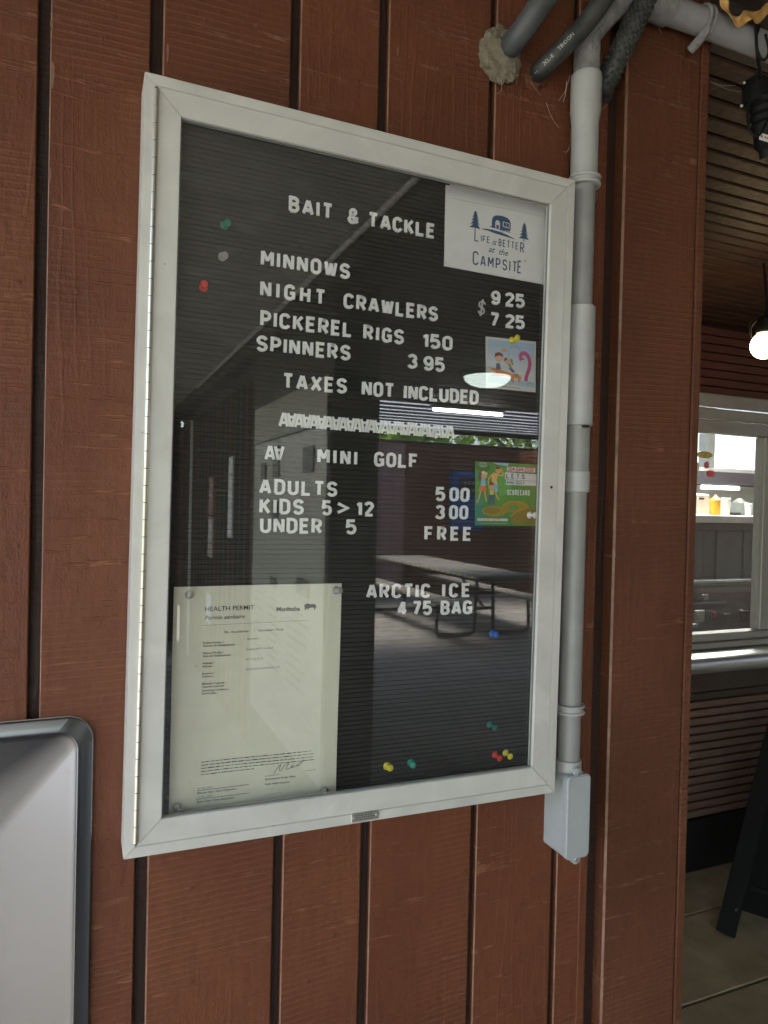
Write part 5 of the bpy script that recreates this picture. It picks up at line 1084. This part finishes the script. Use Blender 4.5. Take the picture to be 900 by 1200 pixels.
# far wall, posts, blue drum
M_pale = painted_wood('faded_pinkish_boards', (.30, .17, .15), .4)
fw = empty('far_wall', (5.5, -9.65, 0), 'low dark brown boarded wall beyond the picnic table, reflected', 'wall')
for i in range(44):
    x = -4.6 + i * .21; obj('siding_board', bx(x, x + .198, -.02, .0, -.0, 2.52, .002), M_side if i not in (14, 15, 16) else M_pale, fw)
obj('wall_sheet', bx(-4.6, 4.64, -.06, -.022, 0, 2.52), M_dark, fw); obj('cap_rail', bx(-4.65, 4.7, -.08, .03, 2.522, 2.56, .004), M_dark, fw)
M_sign2 = mat('far_sign', (.04, .035, .03), .5)
fs_ = empty('far_sign', (6.0, -9.62, 1.85), 'small dark sign with pale lettering on the far wall, reflected left of the scorecard', 'sign'); obj('sign_board', bx(-.55, .55, -.0, .012, -.14, .16, .003), M_sign2, fs_)
for r in range(2):
    bm = NB()
    for i in range(12): box(bm, -.46 + i * .078, -.42 + i * .078, .0125, .0135, .03 - r * .12, .09 - r * .12)
    obj('sign_lettering', bm, mat('dull_print', (.35, .33, .3), .6), fs_)
bp = empty('blue_banner', (5.62, -9.625, 1.1), 'dark blue banner on the far wall, reflected behind the mini golf prices', 'banner'); obj('banner_sheet', bx(-.36, .36, .0, .012, -.0, 1.0, .003), mat('dark_blue_banner', (.03, .11, .28), .6), bp)
for xx in (-.33, .33): obj('banner_pole', bx(xx - .012, xx + .012, .0125, .03, -.05, 1.05, .003), M_dark, bp)
# trees
def foliage_mat(nm, a, b):
    m = mat(nm, a, .6); v = coords(m, (1, 1, 1)); f = noise(m, v, 1.3, 5, .6); oi = N(m, 'ShaderNodeNewGeometry')
    c = mixc(m, ramp(m, f, [(.35, g(0)), (.65, g(1))]), a, b); tl_ = N(m, 'ShaderNodeBsdfTranslucent'); tl_.inputs[0].default_value = (.42, .60, .14, 1); mx_ = N(m, 'ShaderNodeMixShader'); mx_.inputs[0].default_value = .6; L(m, bs(m).outputs[0], mx_.inputs[1]); L(m, tl_.outputs[0], mx_.inputs[2]); L(m, mx_.outputs[0], m.node_tree.nodes['Material Output'].inputs['Surface']); L(m, mixc(m, math_(m, 'MULTIPLY', oi.outputs['Random Per Island'], .6), c, (.11, .16, .035)), bs(m).inputs['Base Color'])
    bs(m).inputs['Transmission Weight'].default_value = 0.0; return m
M_fol = foliage_mat('tree_leaves', (.07, .12, .03), (.12, .17, .045)); M_bark = speckled('tree_bark', (.08, .06, .045), (.15, .12, .09), 20, .9, .8, .01)
def tree(x, y, h, r, lb, seed):
    t = empty('broadleaf_tree', (x, y, -.16), lb, 'tree', 'trees beyond the porch'); rn = random.Random(seed)
    bm = NB(); tube(bm, spline([(0, 0, 0), (.1, .05, h * .25), (-.05, 0, h * .5), (.05, .1, h * .8)], 6), [.20 * (1 - .85 * i / 18) + .02 for i in range(19)], 10); tk = obj('trunk', bm, M_bark, t, True)
    for k in range(6):
        a = rn.uniform(0, 6.28); z = h * rn.uniform(.25, .6); bm = NB(); tube(bm, spline([(0, 0, z), (math.cos(a) * r * .4, math.sin(a) * r * .4, z + h * .12), (math.cos(a) * r * .8, math.sin(a) * r * .8, z + h * .2)], 5), [.07, .065, .06, .055, .05, .045, .04, .035, .03, .02, .015], 6); obj('limb', bm, M_bark, t, True)
    vs, fs = [], []
    cl = [(rn.gauss(0, r * .42), rn.gauss(0, r * .42), h * rn.uniform(.2, 1.0), rn.uniform(.35, .8)) for _ in range(85)]
    for (cx_, cy_, cz_, cr) in cl:
        for _ in range(48):
            u_ = Vector((rn.gauss(0, 1), rn.gauss(0, 1), rn.gauss(0, 1))).normalized() * cr * rn.uniform(.5, 1); c = Vector((cx_, cy_, cz_)) + u_; s = rn.uniform(.08, .16)
            n1 = Vector((rn.gauss(0, 1), rn.gauss(0, 1), rn.gauss(0, 1))).normalized(); n2 = n1.orthogonal().normalized(); n3 = n1.cross(n2); i0 = len(vs)
            vs += [c + n2 * s, c + n3 * s * .55, c - n2 * s, c - n3 * s * .55]; fs.append((i0, i0 + 1, i0 + 2, i0 + 3))
    me = bpy.data.meshes.new('crown'); me.from_pydata(vs, [], fs); me.materials.append(M_fol); o = bpy.data.objects.new('crown', me); COL.objects.link(o); o.parent = t
for i, (x, y, h, r, lb) in enumerate(((7.2, -15.5, 7.0, 2.6, 'bushy green tree nearest beyond the far wall'), (12.2, -17.5, 8.2, 3.0, 'tall green tree beyond the right end of the far wall'), (17.5, -16.8, 7.4, 2.8, 'green tree at the far right beyond the porch'), (3.2, -18.5, 8.0, 2.8, 'green tree behind the dark partition'), (9.8, -22, 9.5, 3.2, 'tallest pale green tree, second row beyond the far wall'), (-8.5, -7.5, 7.0, 2.5, 'green tree left of the porch on the grass'))):
    tree(x, y, h, r, lb, i + 3)
